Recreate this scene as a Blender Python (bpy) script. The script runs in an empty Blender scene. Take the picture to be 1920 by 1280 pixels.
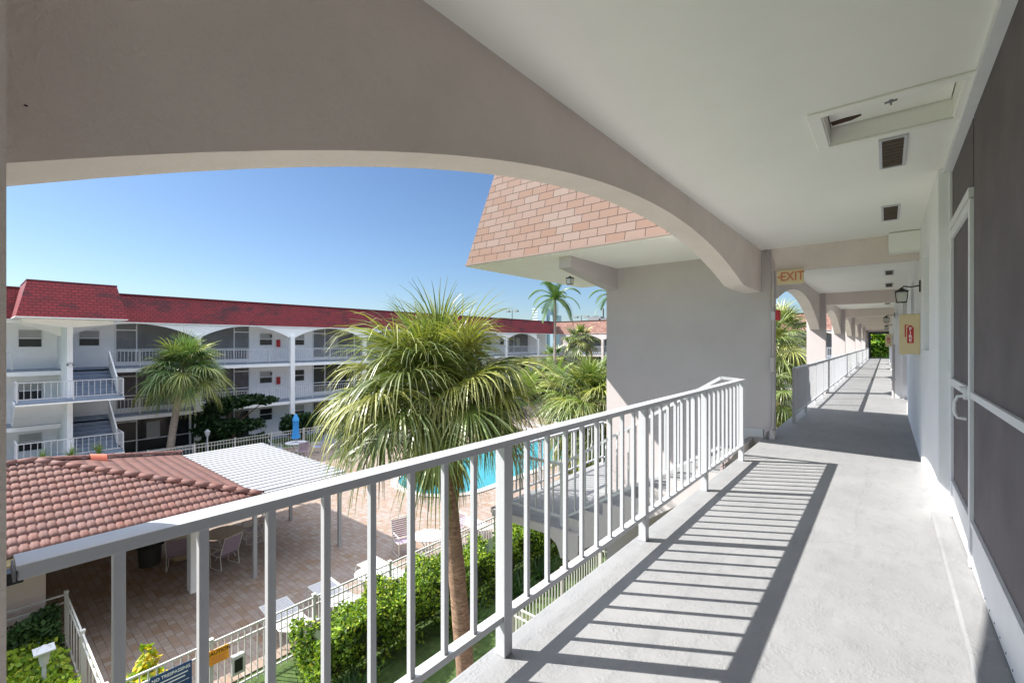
import bpy, math, random
import numpy as np
from mathutils import Vector, Matrix
random.seed(7); rng = np.random.default_rng(7)
R = math.radians
S = bpy.context.scene
COL = S.collection
GZ = -5.35                       # court ground level; gallery floor is z = 0

# ------------------------------------------------------------------ camera
cam = bpy.data.cameras.new("camera"); camo = bpy.data.objects.new("camera", cam); COL.objects.link(camo)
camo.location = (0, 0, 1.33); camo.rotation_euler = (R(90), 0, R(39.553))
cam.sensor_width = 36; cam.lens = 36*850/1920; cam.shift_y = 3/1920; cam.clip_start = .03; cam.clip_end = 3000
S.camera = camo
# ------------------------------------------------------------------ light
SUN = Vector((-.83, -.50, .93)).normalized()           # towards the sun
elev = math.asin(SUN.z); azim = math.atan2(SUN.x, SUN.y)
w = bpy.data.worlds.new("World"); S.world = w; w.use_nodes = True
nt = w.node_tree; bg = nt.nodes["Background"]; sky = nt.nodes.new("ShaderNodeTexSky")
sky.sky_type = 'NISHITA'; sky.sun_disc = False; sky.sun_elevation = elev; sky.sun_rotation = azim
sky.air_density = 1.0; sky.dust_density = .5; sky.ozone_density = 6; sky.altitude = 0
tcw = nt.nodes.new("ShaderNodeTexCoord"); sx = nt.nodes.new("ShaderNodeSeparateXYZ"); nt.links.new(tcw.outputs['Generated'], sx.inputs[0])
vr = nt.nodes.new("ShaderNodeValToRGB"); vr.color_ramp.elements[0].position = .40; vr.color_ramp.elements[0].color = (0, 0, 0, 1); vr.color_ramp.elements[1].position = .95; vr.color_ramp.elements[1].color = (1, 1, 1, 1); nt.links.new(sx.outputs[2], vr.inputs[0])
overhead_fill = nt.nodes.new("ShaderNodeMix"); overhead_fill.data_type = 'RGBA'; overhead_fill.blend_type = 'ADD'; nt.links.new(vr.outputs[0], overhead_fill.inputs[0]); nt.links.new(sky.outputs[0], overhead_fill.inputs[6]); overhead_fill.inputs[7].default_value = (20, 20.6, 21.6, 1)   # overhead brightness added out of view to fill the shade
nt.links.new(overhead_fill.outputs[2], bg.inputs[0]); bg.inputs[1].default_value = .0365
sl = bpy.data.lights.new("sun", 'SUN'); sl.energy = 2.8; sl.angle = R(.5); sl.color = (1, .955, .89)
so = bpy.data.objects.new("sun", sl); COL.objects.link(so); so.rotation_euler = (-SUN).to_track_quat('-Z', 'Y').to_euler()
so.location = (-10, -6, 12)
S.view_settings.view_transform = 'Standard'; S.view_settings.look = 'None'; S.view_settings.exposure = 2.0; S.view_settings.gamma = 1
S.render.engine = 'CYCLES'; S.cycles.max_bounces = 8; S.cycles.diffuse_bounces = 6; S.cycles.use_denoising = True
S.cycles.transparent_max_bounces = 8

# ------------------------------------------------------------------ materials
def new_mat(name):
    m = bpy.data.materials.new(name); m.use_nodes = True
    return m, m.node_tree, m.node_tree.nodes["Principled BSDF"]
def N(nt, t, **k):
    n = nt.nodes.new(t)
    for a, b in k.items(): setattr(n, a, b)
    return n
def noise(nt, scale, detail=4, rough=.6, coord='Object', vec=None):
    n = N(nt, "ShaderNodeTexNoise"); n.inputs['Scale'].default_value = scale; n.inputs['Detail'].default_value = detail; n.inputs['Roughness'].default_value = rough
    if vec is None:
        tc = N(nt, "ShaderNodeTexCoord"); vec = tc.outputs[coord]
    nt.links.new(vec, n.inputs['Vector']); return n
def ramp(nt, src, p0, p1, c0=(0, 0, 0, 1), c1=(1, 1, 1, 1)):
    r = N(nt, "ShaderNodeValToRGB"); r.color_ramp.elements[0].position = p0; r.color_ramp.elements[1].position = p1
    r.color_ramp.elements[0].color = c0; r.color_ramp.elements[1].color = c1
    nt.links.new(src, r.inputs[0]); return r
def mixc(nt, fac, a, b, mode='MIX'):
    m = N(nt, "ShaderNodeMix", data_type='RGBA', blend_type=mode)
    for sock, v in ((m.inputs[0], fac), (m.inputs[6], a), (m.inputs[7], b)):
        if hasattr(v, 'links') or hasattr(v, 'is_linked'): nt.links.new(v, sock)
        elif isinstance(v, (int, float)): sock.default_value = v
        else: sock.default_value = (*v[:3], 1)
    return m.outputs[2]
def bump(nt, b, src, strength, dist=.01):
    n = N(nt, "ShaderNodeBump"); n.inputs['Strength'].default_value = strength; n.inputs['Distance'].default_value = dist
    nt.links.new(src, n.inputs['Height']); nt.links.new(n.outputs[0], b.inputs['Normal']); return n
def paint(name, col, rough=.7, var=.10, scale=3, bs=40, bstr=.25, bd=.004, dirt=None, coord='Object'):
    m, nt, b = new_mat(name)
    n = noise(nt, scale, 5, coord=coord); r = ramp(nt, n.outputs[0], .3, .7)
    d = [c*(1-var) for c in col]; c = mixc(nt, r.outputs[0], d, [min(1, c*(1+var*.5)) for c in col])
    if dirt:
        n3 = noise(nt, dirt[0], 8, .7, coord=coord); r3 = ramp(nt, n3.outputs[0], dirt[1], dirt[1]+.12)
        c = mixc(nt, r3.outputs[0], c, dirt[2])
    nt.links.new(c, b.inputs['Base Color']); b.inputs['Roughness'].default_value = rough
    if bstr:
        n2 = noise(nt, bs, 4, coord=coord); bump(nt, b, n2.outputs[0], bstr, bd)
    return m
def metal(name, col, rough=.35, spec=.5):
    m, nt, b = new_mat(name); n = noise(nt, 9, 3)
    c = mixc(nt, n.outputs[0], [x*.88 for x in col], col); n2 = noise(nt, 38, 6, .7); c = mixc(nt, ramp(nt, n2.outputs[0], .67, .74).outputs[0], c, [x*.55+y for x, y in zip(col, (.06, .02, 0))]); nt.links.new(c, b.inputs['Base Color']); n3 = noise(nt, 70, 3); bump(nt, b, n3.outputs[0], .12, .001)
    b.inputs['Roughness'].default_value = rough; b.inputs['Specular IOR Level'].default_value = spec
    return m
def plain(name, col, rough=.5, metallic=0):
    m, nt, b = new_mat(name); b.inputs['Base Color'].default_value = (*col, 1); b.inputs['Roughness'].default_value = rough; b.inputs['Metallic'].default_value = metallic
    return m
def brick(name, c1, c2, mortar, bw, bh, ms=.006, off=.5, rough=.8, uv='UV', stain=None, bstr=.5, var2=None, rot=0, bd=.01, grain=0, squash=1):
    m, nt, b = new_mat(name)
    tc = N(nt, "ShaderNodeTexCoord"); mp = N(nt, "ShaderNodeMapping"); nt.links.new(tc.outputs[uv], mp.inputs[0]); mp.inputs['Rotation'].default_value = (0, 0, rot)
    t = N(nt, "ShaderNodeTexBrick"); t.offset = off; t.squash = squash; t.squash_frequency = 2; t.inputs['Scale'].default_value = 1
    t.inputs['Brick Width'].default_value = bw; t.inputs['Row Height'].default_value = bh; t.inputs['Mortar Size'].default_value = ms; t.inputs['Mortar Smooth'].default_value = .15
    t.inputs['Color1'].default_value = (*c1, 1); t.inputs['Color2'].default_value = (*c2, 1); t.inputs['Mortar'].default_value = (*mortar, 1)
    nt.links.new(mp.outputs[0], t.inputs[0]); c = t.outputs[0]
    n = noise(nt, 2.2, 4, vec=mp.outputs[0]); r = ramp(nt, n.outputs[0], .35, .68)
    if var2: c = mixc(nt, mixc(nt, .5, (0, 0, 0), r.outputs[0]), c, var2)
    if grain:
        n4 = noise(nt, 160, 2, vec=mp.outputs[0]); r4 = ramp(nt, n4.outputs[0], .35, .65, (1-grain, 1-grain, 1-grain, 1), (1+grain*.4,)*3+(1,)); c = mixc(nt, 1.0, c, r4.outputs[0], 'MULTIPLY')
    if stain:
        mp2 = N(nt, "ShaderNodeMapping"); nt.links.new(tc.outputs[uv], mp2.inputs[0]); mp2.inputs['Scale'].default_value = stain[2]
        n2 = noise(nt, stain[0], 7, .68, vec=mp2.outputs[0]); r2 = ramp(nt, n2.outputs[0], stain[1], stain[1]+.14); c = mixc(nt, r2.outputs[0], c, stain[3])
    nt.links.new(c, b.inputs['Base Color']); b.inputs['Roughness'].default_value = rough
    inv = N(nt, "ShaderNodeMath", operation='SUBTRACT'); inv.inputs[0].default_value = 1; nt.links.new(t.outputs[1], inv.inputs[1])
    bump(nt, b, inv.outputs[0], bstr, bd); return m
def leafmat(name, rough=.45, trans=.35, spec=.4):
    m, nt, b = new_mat(name)
    a = N(nt, "ShaderNodeAttribute", attribute_name='Col'); nt.links.new(a.outputs[0], b.inputs['Base Color'])
    b.inputs['Roughness'].default_value = rough; b.inputs['Specular IOR Level'].default_value = spec
    tr = N(nt, "ShaderNodeBsdfTranslucent"); g = mixc(nt, 1.0, a.outputs[0], (1.15, 1.25, .5), 'MULTIPLY'); nt.links.new(g, tr.inputs[0])
    mx = N(nt, "ShaderNodeMixShader"); mx.inputs[0].default_value = trans
    nt.links.new(b.outputs[0], mx.inputs[1]); nt.links.new(tr.outputs[0], mx.inputs[2]); nt.links.new(mx.outputs[0], nt.nodes["Material Output"].inputs[0]); return m

def floor_mat():
    m, nt, b = new_mat("grey floor paint")
    tc = N(nt, "ShaderNodeTexCoord"); v = tc.outputs['Object']
    n = noise(nt, 1.7, 6, vec=v); c = mixc(nt, ramp(nt, n.outputs[0], .3, .7).outputs[0], (.235, .24, .248), (.28, .282, .286))
    n2 = noise(nt, 14, 8, .75, vec=v); c = mixc(nt, ramp(nt, n2.outputs[0], .60, .72).outputs[0], c, (.34, .34, .34))
    n5 = noise(nt, 5, 8, .75, vec=v); c = mixc(nt, mixc(nt, .5, (0, 0, 0), ramp(nt, n5.outputs[0], .62, .72).outputs[0]), c, (.30, .31, .33))
    mp = N(nt, "ShaderNodeMapping"); mp.inputs['Scale'].default_value = (3.2, .7, 1); nt.links.new(v, mp.inputs[0])
    n6 = noise(nt, 3.2, 9, .72, vec=mp.outputs[0]); c = mixc(nt, mixc(nt, .55, (0, 0, 0), ramp(nt, n6.outputs[0], .52, .66).outputs[0]), c, (.20, .205, .215))
    vo = N(nt, "ShaderNodeTexVoronoi", feature='DISTANCE_TO_EDGE'); vo.inputs['Scale'].default_value = .55; wn_ = noise(nt, 2.5, 5, .6, vec=v); wv = mixc(nt, .18, v, wn_.outputs[1]); nt.links.new(wv, vo.inputs['Vector'])
    ck = ramp(nt, vo.outputs[0], .0015, .004, (1, 1, 1, 1), (0, 0, 0, 1)); c = mixc(nt, mixc(nt, .2, (0, 0, 0), ck.outputs[0]), c, (.14, .14, .15))
    sp = noise(nt, 60, 4, .8, vec=v); c = mixc(nt, mixc(nt, .7, (0, 0, 0), ramp(nt, sp.outputs[0], .68, .74).outputs[0]), c, (.14, .13, .12))
    nt.links.new(c, b.inputs['Base Color']); b.inputs['Roughness'].default_value = .62; b.inputs['Specular IOR Level'].default_value = .35
    big = noise(nt, 9, 3, .5, vec=v); patch = ramp(nt, big.outputs[0], .35, .75)
    pit = noise(nt, 55, 4, .7, vec=v); pr = ramp(nt, pit.outputs[0], .35, .70)
    h = mixc(nt, 1.0, patch.outputs[0], pr.outputs[0], 'MULTIPLY')
    fine = noise(nt, 150, 2, vec=v); h2 = mixc(nt, .12, h, fine.outputs[0])
    bump(nt, b, h2, .8, .005); return m

M = dict(
 taupe=paint("taupe stucco paint", (.75, .665, .615), .88, .07, 2.5, 42, .7, .008, dirt=(1.2, .64, (.66, .58, .53))),
 ceil=paint("white ceiling paint", (.88, .87, .82), .85, .035, 1.1, 30, .35, .004, dirt=(.9, .66, (.80, .79, .73))),
 white=paint("white stucco", (.86, .865, .875), .8, .05, 2, 30, .3, .004),
 pale=paint("pale pink grey stucco", (.53, .485, .48), .85, .05, 2, 45, .3, .004),
 floor=floor_mat(),
 blue=paint("blue grey deck paint", (.20, .25, .33), .7, .18, 3, 30, .2),
 rail=metal("white rail enamel", (.55, .56, .585), .35),
 railw=metal("white fence enamel", (.58, .57, .53), .45),
 frame=metal("white door frame", (.78, .79, .81), .4),
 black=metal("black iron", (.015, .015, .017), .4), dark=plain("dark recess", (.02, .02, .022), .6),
 beige=paint("beige cabinet enamel", (.66, .54, .32), .5, .06, 6, 80, .05),
 cream=paint("faded cream plastic", (.72, .60, .36), .5, .08, 10, 80, .05),
 exitred=plain("faded red lettering", (.60, .20, .11), .6), red=metal("red enamel", (.50, .02, .025), .35),
 white2=plain("white print", (.85, .85, .85), .5), orange=plain("orange sign", (.80, .33, .015), .5), navy=plain("navy sign", (.025, .06, .17), .5),
 rust=paint("rusty hole", (.06, .03, .02), .9), louver=paint("dusty vent mesh", (.10, .075, .055), .9, .3, 30, 200, .5, .003),
 shingle=brick("salmon asphalt shingle", (.215, .13, .095), (.235, .175, .148), (.045, .03, .026), .275, .1245, .0045, .5, .95, grain=.28, bstr=.8),
 farshingle=brick("weathered brown shingle", (.26, .13, .10), (.36, .21, .17), (.10, .06, .05), .5, .25, .012, .5, .95, stain=(3, .5, (1, 2, 1), (.16, .10, .09))),
 redtile=brick("red painted roof tile", (.29, .026, .033), (.23, .020, .027), (.10, .010, .014), .25, .135, .016, .5, .6, stain=(.9, .50, (.7, 1.5, 1), (.075, .017, .022)), bstr=.8, bd=.02),
 paver=brick("travertine pavers", (.215, .135, .082), (.28, .235, .20), (.085, .06, .045), .30, .155, .006, .37, .75, uv='Object', stain=(1.3, .60, (1, 1, 1), (.33, .25, .21)), var2=(.23, .19, .18), bstr=.3, grain=.12, squash=.55),
 coping=paint("pool coping stone", (.42, .39, .35), .8), water=None,
 grass=paint("lawn grass", (.075, .13, .028), .95, .5, 5, 90, 1.0, .03, dirt=(2, .60, (.16, .12, .06))),
 trunkm=None, slatb=plain("dark glass", (.025, .028, .032), .18), screen=None,
 curtain=paint("drawn blinds", (.40, .40, .39), .8, .1, 3), metalroof=plain("white corrugated metal", (.34, .345, .355), .6),
 strap=plain("mauve vinyl strap", (.30, .23, .30), .5), strapw=plain("white vinyl strap", (.52, .52, .54), .5), strapb=plain("blue vinyl strap", (.20, .27, .55), .5),
 tabletop=paint("speckled table top", (.50, .43, .36), .5, .2, 30), blueumb=plain("blue canvas", (.05, .30, .66), .8),
 bark=None, glassy=plain("lantern glass", (.55, .55, .50), .15), skyglass=None, steel=plain("grey steel", (.22, .23, .24), .5), tan=paint("tan column", (.55, .43, .28), .8),
)
def tilem():
    m, nt, b = new_mat("terracotta barrel tile"); tc = N(nt, "ShaderNodeTexCoord")
    a = N(nt, "ShaderNodeAttribute", attribute_name='Col'); n = noise(nt, 7, 6); n2 = noise(nt, 1.2, 5, .7)
    c = mixc(nt, ramp(nt, n.outputs[0], .35, .7).outputs[0], a.outputs[0], mixc(nt, .5, a.outputs[0], (.16, .09, .08)))
    c = mixc(nt, mixc(nt, .5, (0, 0, 0), ramp(nt, n2.outputs[0], .5, .7).outputs[0]), c, (.13, .075, .07)); nt.links.new(c, b.inputs['Base Color']); b.inputs['Roughness'].default_value = .8
    n3 = noise(nt, 60, 3); bump(nt, b, n3.outputs[0], .2, .005); return m
M['tile'] = tilem(); M['drip'] = paint('tan drip edge', (.22, .16, .13), .7)
def screenm():
    m, nt, b = new_mat("dusty brown insect screen"); n = noise(nt, 2.5, 6, .6); n2 = noise(nt, 330, 2, .8)
    c = mixc(nt, ramp(nt, n.outputs[0], .35, .7).outputs[0], (.145, .12, .128), (.21, .18, .185)); c = mixc(nt, ramp(nt, n2.outputs[0], .44, .56).outputs[0], mixc(nt, .65, c, (.03, .03, .035)), c)
    nt.links.new(c, b.inputs['Base Color']); b.inputs['Roughness'].default_value = .75; bump(nt, b, n2.outputs[0], .3, .002); return m
M['screen'] = screenm()
M['porch'] = paint('grey porch recess', (.20, .20, .205), .7, .35, .6)
def waterm():
    m, nt, b = new_mat("pool water"); n = noise(nt, 1.6, 3); n2 = noise(nt, 5, 2)
    c = mixc(nt, n.outputs[0], (.035, .21, .26), (.06, .26, .30)); nt.links.new(c, b.inputs['Base Color']); b.inputs['Roughness'].default_value = .06
    bump(nt, b, n2.outputs[0], .35, .05); return m
M['water'] = waterm()
def barkm(name, c1, c2, ringscale=9):
    m, nt, b = new_mat(name); tc = N(nt, "ShaderNodeTexCoord"); mp = N(nt, "ShaderNodeMapping"); mp.inputs['Scale'].default_value = (1, 1, 3.5); nt.links.new(tc.outputs['Object'], mp.inputs[0])
    n = noise(nt, ringscale, 7, .75, vec=mp.outputs[0]); n2 = noise(nt, 3, 4)
    c = mixc(nt, ramp(nt, n.outputs[0], .4, .62).outputs[0], c1, c2); c = mixc(nt, ramp(nt, n2.outputs[0], .45, .7).outputs[0], c, [x*.55 for x in c2])
    nt.links.new(c, b.inputs['Base Color']); b.inputs['Roughness'].default_value = .95; bump(nt, b, n.outputs[0], 1, .03); return m
M['bark'] = barkm("palm bark", (.20, .115, .075), (.52, .33, .22)); M['bark2'] = barkm("grey palm bark", (.24, .19, .16), (.52, .45, .38))
M['wood'] = barkm("brown twig bark", (.06, .04, .03), (.16, .11, .07))
M['frond'] = leafmat("palm frond", .38, .20, .6); M['leaf'] = leafmat("leaf", .5, .35, .3); M['darkleaf'] = leafmat("dark leaf", .5, .15, .25)
def glasst():
    m, nt, b = new_mat("blue glass tower"); b.inputs['Base Color'].default_value = (.27, .36, .44, 1); b.inputs['Roughness'].default_value = .3; return m
M['skyglass'] = glasst()

# ------------------------------------------------------------------ object helpers
def tag(o, label=None, cat=None, group=None, kind=None):
    if label: o['label'] = label
    if cat: o['category'] = cat
    if group: o['group'] = group
    if kind: o['kind'] = kind
    return o
def thing(name, label, cat, loc=(0, 0, 0), rz=0, group=None):
    o = bpy.data.objects.new(name, None); COL.objects.link(o); o.empty_display_size = .2
    o.location = loc; o.rotation_euler = (0, 0, rz); return tag(o, label, cat, group)
def base_of(p):
    v = Vector((0, 0, 0))
    while p is not None: v += Vector(p.location); p = p.parent
    return v
class MB:
    def __init__(s): s.v = []; s.f = []; s.uv = []; s.c = []; s.hasuv = False; s.hasc = False
    def face(s, pts, uv=None):
        i = len(s.v); s.v += [tuple(p) for p in pts]; s.f.append(tuple(range(i, i+len(pts)))); s.uv.append(uv); s.hasuv |= uv is not None; return s
    def box(s, x0, y0, z0, x1, y1, z1):
        if x0 > x1: x0, x1 = x1, x0
        if y0 > y1: y0, y1 = y1, y0
        if z0 > z1: z0, z1 = z1, z0
        i = len(s.v); s.v += [(x, y, z) for z in (z0, z1) for x, y in ((x0, y0), (x1, y0), (x1, y1), (x0, y1))]
        for q in ((0, 3, 2, 1), (4, 5, 6, 7), (0, 1, 5, 4), (1, 2, 6, 5), (2, 3, 7, 6), (3, 0, 4, 7)): s.f.append(tuple(i+k for k in q)); s.uv.append(None)
        return s
    def beam(s, a, b, w_, h_, up=(0, 0, 1)):
        a, b = Vector(a), Vector(b); d = (b-a).normalized(); u = Vector(up)
        if abs(d.dot(u)) > .98: u = Vector((0, 1, 0))
        sd = d.cross(u).normalized(); u = sd.cross(d).normalized(); i = len(s.v)
        for p in (a, b):
            for x, y in ((-1, -1), (1, -1), (1, 1), (-1, 1)): s.v.append(tuple(p+sd*(x*w_/2)+u*(y*h_/2)))
        for q in ((0, 1, 2, 3), (7, 6, 5, 4), (0, 4, 5, 1), (1, 5, 6, 2), (2, 6, 7, 3), (3, 7, 4, 0)): s.f.append(tuple(i+k for k in q)); s.uv.append(None)
        return s
    def tube(s, pts, r, n=8, cap=True):
        pts = [Vector(p) for p in pts]; rr = r if isinstance(r, (list, tuple)) else [r]*len(pts); i0 = len(s.v); ref = None
        for k, p in enumerate(pts):
            d = ((pts[min(k+1, len(pts)-1)]-pts[max(k-1, 0)])).normalized()
            if ref is None: ref = Vector((0, 0, 1)) if abs(d.z) < .9 else Vector((1, 0, 0))
            a = d.cross(ref).normalized(); b = a.cross(d).normalized(); ref = b
            for j in range(n): t = 2*math.pi*j/n; s.v.append(tuple(p+a*(rr[k]*math.cos(t))+b*(rr[k]*math.sin(t))))
        for k in range(len(pts)-1):
            for j in range(n): s.f.append((i0+k*n+j, i0+k*n+(j+1) % n, i0+(k+1)*n+(j+1) % n, i0+(k+1)*n+j)); s.uv.append(None)
        if cap:
            s.f.append(tuple(i0+j for j in range(n))[::-1]); s.f.append(tuple(i0+(len(pts)-1)*n+j for j in range(n))); s.uv += [None, None]
        return s
    def lathe(s, c, prof, n=16, fold=0):
        i0 = len(s.v)
        for r, z in prof:
            for j in range(n):
                t = 2*math.pi*j/n; q = r*(1+fold*(j % 2)); s.v.append((c[0]+q*math.cos(t), c[1]+q*math.sin(t), c[2]+z))
        for k in range(len(prof)-1):
            for j in range(n): s.f.append((i0+k*n+j, i0+k*n+(j+1) % n, i0+(k+1)*n+(j+1) % n, i0+(k+1)*n+j)); s.uv.append(None)
        s.f.append(tuple(i0+j for j in range(n))[::-1]); s.f.append(tuple(i0+(len(prof)-1)*n+j for j in range(n))); s.uv += [None, None]
        return s
    def prism(s, poly, ax, a, b):
        """poly: 2D points; ax: axis of extrusion 'x','y','z' from a to b"""
        def P(p, t): return {'x': (t, p[0], p[1]), 'y': (p[0], t, p[1]), 'z': (p[0], p[1], t)}[ax]
        i = len(s.v); n = len(poly); s.v += [P(p, a) for p in poly]+[P(p, b) for p in poly]
        s.f.append(tuple(range(i, i+n))); s.f.append(tuple(range(i+2*n-1, i+n-1, -1))); s.uv += [None, None]
        for k in range(n): s.f.append((i+k, i+n+k, i+n+(k+1) % n, i+(k+1) % n)); s.uv.append(None)
        return s
    def build(s, name, mat, parent=None, local=True, bevel=0, smooth=False):
        me = bpy.data.meshes.new(name); vs = s.v
        if parent is not None and not local: b = base_of(parent); vs = [(x-b.x, y-b.y, z-b.z) for x, y, z in vs]
        me.from_pydata(vs, [], s.f)
        if s.hasuv:
            l = me.uv_layers.new(name="UVMap"); k = 0
            for fi, f in enumerate(s.f):
                u = s.uv[fi]
                for j in range(len(f)): l.data[k].uv = u[j] if u else (0, 0); k += 1
        import bmesh
        bm = bmesh.new(); bm.from_mesh(me); bmesh.ops.recalc_face_normals(bm, faces=bm.faces) if not s.hasc else None; bm.to_mesh(me); bm.free()
        me.materials.append(mat)
        if smooth:
            for p in me.polygons: p.use_smooth = True
        o = bpy.data.objects.new(name, me); COL.objects.link(o)
        if parent is not None: o.parent = parent
        if bevel:
            m = o.modifiers.new("b", 'BEVEL'); m.width = bevel; m.segments = 2; m.limit_method = 'ANGLE'
        return o
def inst(o, parent, loc, rz=None):
    c = o.copy(); COL.objects.link(c); c.parent = parent; c.location = loc
    if rz is not None: c.rotation_euler = (0, 0, rz)
    return c
def copy_tree(o, parent=None):
    c = o.copy(); COL.objects.link(c); c.parent = parent
    for ch in list(o.children): copy_tree(ch, c)
    return c
def struct(name, mb, mat, **k):
    o = mb.build(name, mat, **k); o['kind'] = 'structure'; return o
def text(name, body, size, mat, parent, loc, rot, extrude=.001, spacing=1, width=1):
    cu = bpy.data.curves.new(name, 'FONT'); cu.body = body; cu.size = size; cu.align_x = 'CENTER'; cu.align_y = 'CENTER'; cu.extrude = extrude; cu.offset = size*.018; cu.space_character = spacing; cu.resolution_u = 3
    t = bpy.data.objects.new("tmp", cu); COL.objects.link(t); dg = bpy.context.evaluated_depsgraph_get(); me = bpy.data.meshes.new_from_object(t.evaluated_get(dg)); bpy.data.objects.remove(t)
    me.transform(Matrix.Diagonal((width, 1, 1, 1)))
    me.materials.clear(); me.materials.append(mat); o = bpy.data.objects.new(name, me); COL.objects.link(o); o.parent = parent; o.location = loc; o.rotation_euler = rot; return o
def npmesh(name, V, F, Cc, mat, parent=None, smooth=False):
    """V (n,3), F (m,4) int, Cc (n,3) colours"""
    me = bpy.data.meshes.new(name); V = np.asarray(V, np.float32); F = np.asarray(F, np.int32)
    me.vertices.add(len(V)); me.vertices.foreach_set('co', V.ravel()); me.loops.add(F.size); me.loops.foreach_set('vertex_index', F.ravel())
    me.polygons.add(len(F)); me.polygons.foreach_set('loop_start', np.arange(0, F.size, F.shape[1], dtype=np.int32)); me.polygons.foreach_set('loop_total', np.full(len(F), F.shape[1], np.int32))
    me.update(calc_edges=True); me.validate()
    ca = me.color_attributes.new('Col', 'FLOAT_COLOR', 'POINT'); c4 = np.ones((len(V), 4), np.float32); c4[:, :3] = Cc; ca.data.foreach_set('color', c4.ravel())
    me.materials.append(mat); o = bpy.data.objects.new(name, me); COL.objects.link(o)
    if smooth: me.polygons.foreach_set('use_smooth', np.ones(len(F), bool))
    if parent is not None: o.parent = parent
    return o
def arc(x0, x1, zs, za, n=24):
    """points of a flat circular arch from (x0,zs) over (xm,za) to (x1,zs)"""
    hs = (x1-x0)/2; ri = za-zs; rad = (hs*hs+ri*ri)/(2*ri); xm = (x0+x1)/2
    return [(x0+(x1-x0)*k/n, za-(rad-math.sqrt(max(0, rad*rad-(x0+(x1-x0)*k/n-xm)**2)))) for k in range(n+1)]
def quadgrid(mb, fn, us, vs):
    for a in range(len(us)-1):
        for b in range(len(vs)-1): mb.face([fn(us[a], vs[b]), fn(us[a+1], vs[b]), fn(us[a+1], vs[b+1]), fn(us[a], vs[b+1])])

# ================================================================== GROUND
g = MB(); g.face([(-700, -500, GZ-.03), (500, -500, GZ-.03), (500, 900, GZ-.03), (-700, 900, GZ-.03)]); struct('lawn_ground', g, M['grass'])
g = MB(); g.box(-29.4, -8, GZ-.02, -9.95, 46, GZ); struct('pool_deck', g, M['paver'])
g = MB(); g.box(-36, -12, GZ-.025, -32.9, 52, GZ-.005); struct('ground_path', g, M['blue'])
g = MB(); g.box(-4.6, -12, GZ-.025, -1.6, 56, GZ-.004); struct('bounce_strip', g, paint('pale bounce surface', (.50, .48, .44), .9))  # unseen pale ground strip added to bounce sun up onto soffits and ceiling
# pool
def pool_outline(off=0):
    x0, x1, y0, y1, r = -19-off, -14.3+off, 12.9-off, 29+off, 2.2+off; out = []
    for cx, cy, a0 in ((x1-r, y0+r, -90), (x1-r, y1-r, 0), (x0+r, y1-r, 90), (x0+r, y0+r, 180)):
        for k in range(9): a = R(a0+k*11.25); out.append((cx+r*math.cos(a), cy+r*math.sin(a)))
    return out
o1, o2 = pool_outline(), pool_outline(.38); m = MB(); n = len(o1)
for k in range(n):
    a, b, c, d = o1[k], o1[(k+1) % n], o2[(k+1) % n], o2[k]
    m.face([(*a, GZ+.05), (*b, GZ+.05), (*c, GZ+.05), (*d, GZ+.05)]); m.face([(*a, GZ-.0), (*b, GZ-.0), (*b, GZ+.05), (*a, GZ+.05)]); m.face([(*d, GZ+.05), (*c, GZ+.05), (*c, GZ), (*d, GZ)])
struct('pool_coping', m, M['coping'])
m = MB(); m.face([(*p, GZ+.012) for p in o1]); struct('pool_water', m, M['water'])

# ================================================================== OUR BUILDING
FZ = 2.64
B = thing('apartment_building', 'near apartment building with taupe arches and white gallery ceiling that the view looks out from', 'building', (0, 0, GZ))
def bp(mb, name, mat, par=None, **k): return mb.build(name, mat, par or B, local=False, **k)
def sub(mb, name, mat, par, **k):     # world coordinates under a part
    return mb.build(name, mat, par, local=False, **k)
struct('gallery_walkway', MB().box(-1.33, -8, -.16, .45, 54, 0), M['floor'], bevel=.012)
# ceiling around the hatch opening  (hatch x -.30..  .30, y 3.14..3.66)
hx0, hx1, hy0, hy1 = -.29, .30, 3.15, 3.655
c_ = MB(); c_.box(-1.60, -8, FZ, hx0, 54, FZ+.3); c_.box(hx1, -8, FZ, 6, 54, FZ+.3); c_.box(hx0, -8, FZ, hx1, hy0, FZ+.3); c_.box(hx0, hy1, FZ, hx1, 54, FZ+.3)
ceilo = bp(c_, 'ceiling', M['ceil'])
# roof slab and street mansard above the arches
bp(MB().box(-1.55, -8, FZ+.3, 6, 54, FZ+.55), 'roof', M['farshingle'])
m = MB(); m.face([(-1.60, -8, 2.66), (-1.60, 54, 2.66), (-1.25, 54, 4.1), (-1.25, -8, 4.1)], uv=[(0, 0), (62, 0), (62, 1.48), (0, 1.48)]); m.face([(-1.25, -8, 4.1), (-1.25, 54, 4.1), (-1.2, 54, 2.96), (-1.2, -8, 2.96)], uv=[(0, 0), (62, 0), (62, 1), (0, 1)])
bp(m, 'mansard', M['shingle'])
# first bay arch wall: measured arc, cut flat over the stair opening
XI, XO = -1.367, -1.587
def arch_wall(y0, y1, flat_lo=None, flat_hi=None, zs=1.69, za=2.395, zf=2.045, n=40):
    P = arc(y0, y1, zs, za, n); Q_ = []
    for y, z in P:
        if flat_lo is not None and y < flat_lo: z = max(z, zf)
        if flat_hi is not None and y > flat_hi: z = max(z, zf)
        Q_.append((y, z))
    mb = MB()
    for k in range(len(Q_)-1):
        (a, za_), (b, zb_) = Q_[k], Q_[k+1]
        for X in (XI, XO): mb.face([(X, a, za_), (X, b, zb_), (X, b, FZ), (X, a, FZ)])
        mb.face([(XI, a, za_), (XI, b, zb_), (XO, b, zb_), (XO, a, za_)])
    for q in (0, -1): y, z = Q_[q]; mb.face([(XI, y, z), (XO, y, z), (XO, y, FZ), (XI, y, FZ)])
    return mb
ycol = [7.29+7.3*i for i in range(7)]            # 7.29 is the stair wall
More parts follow.
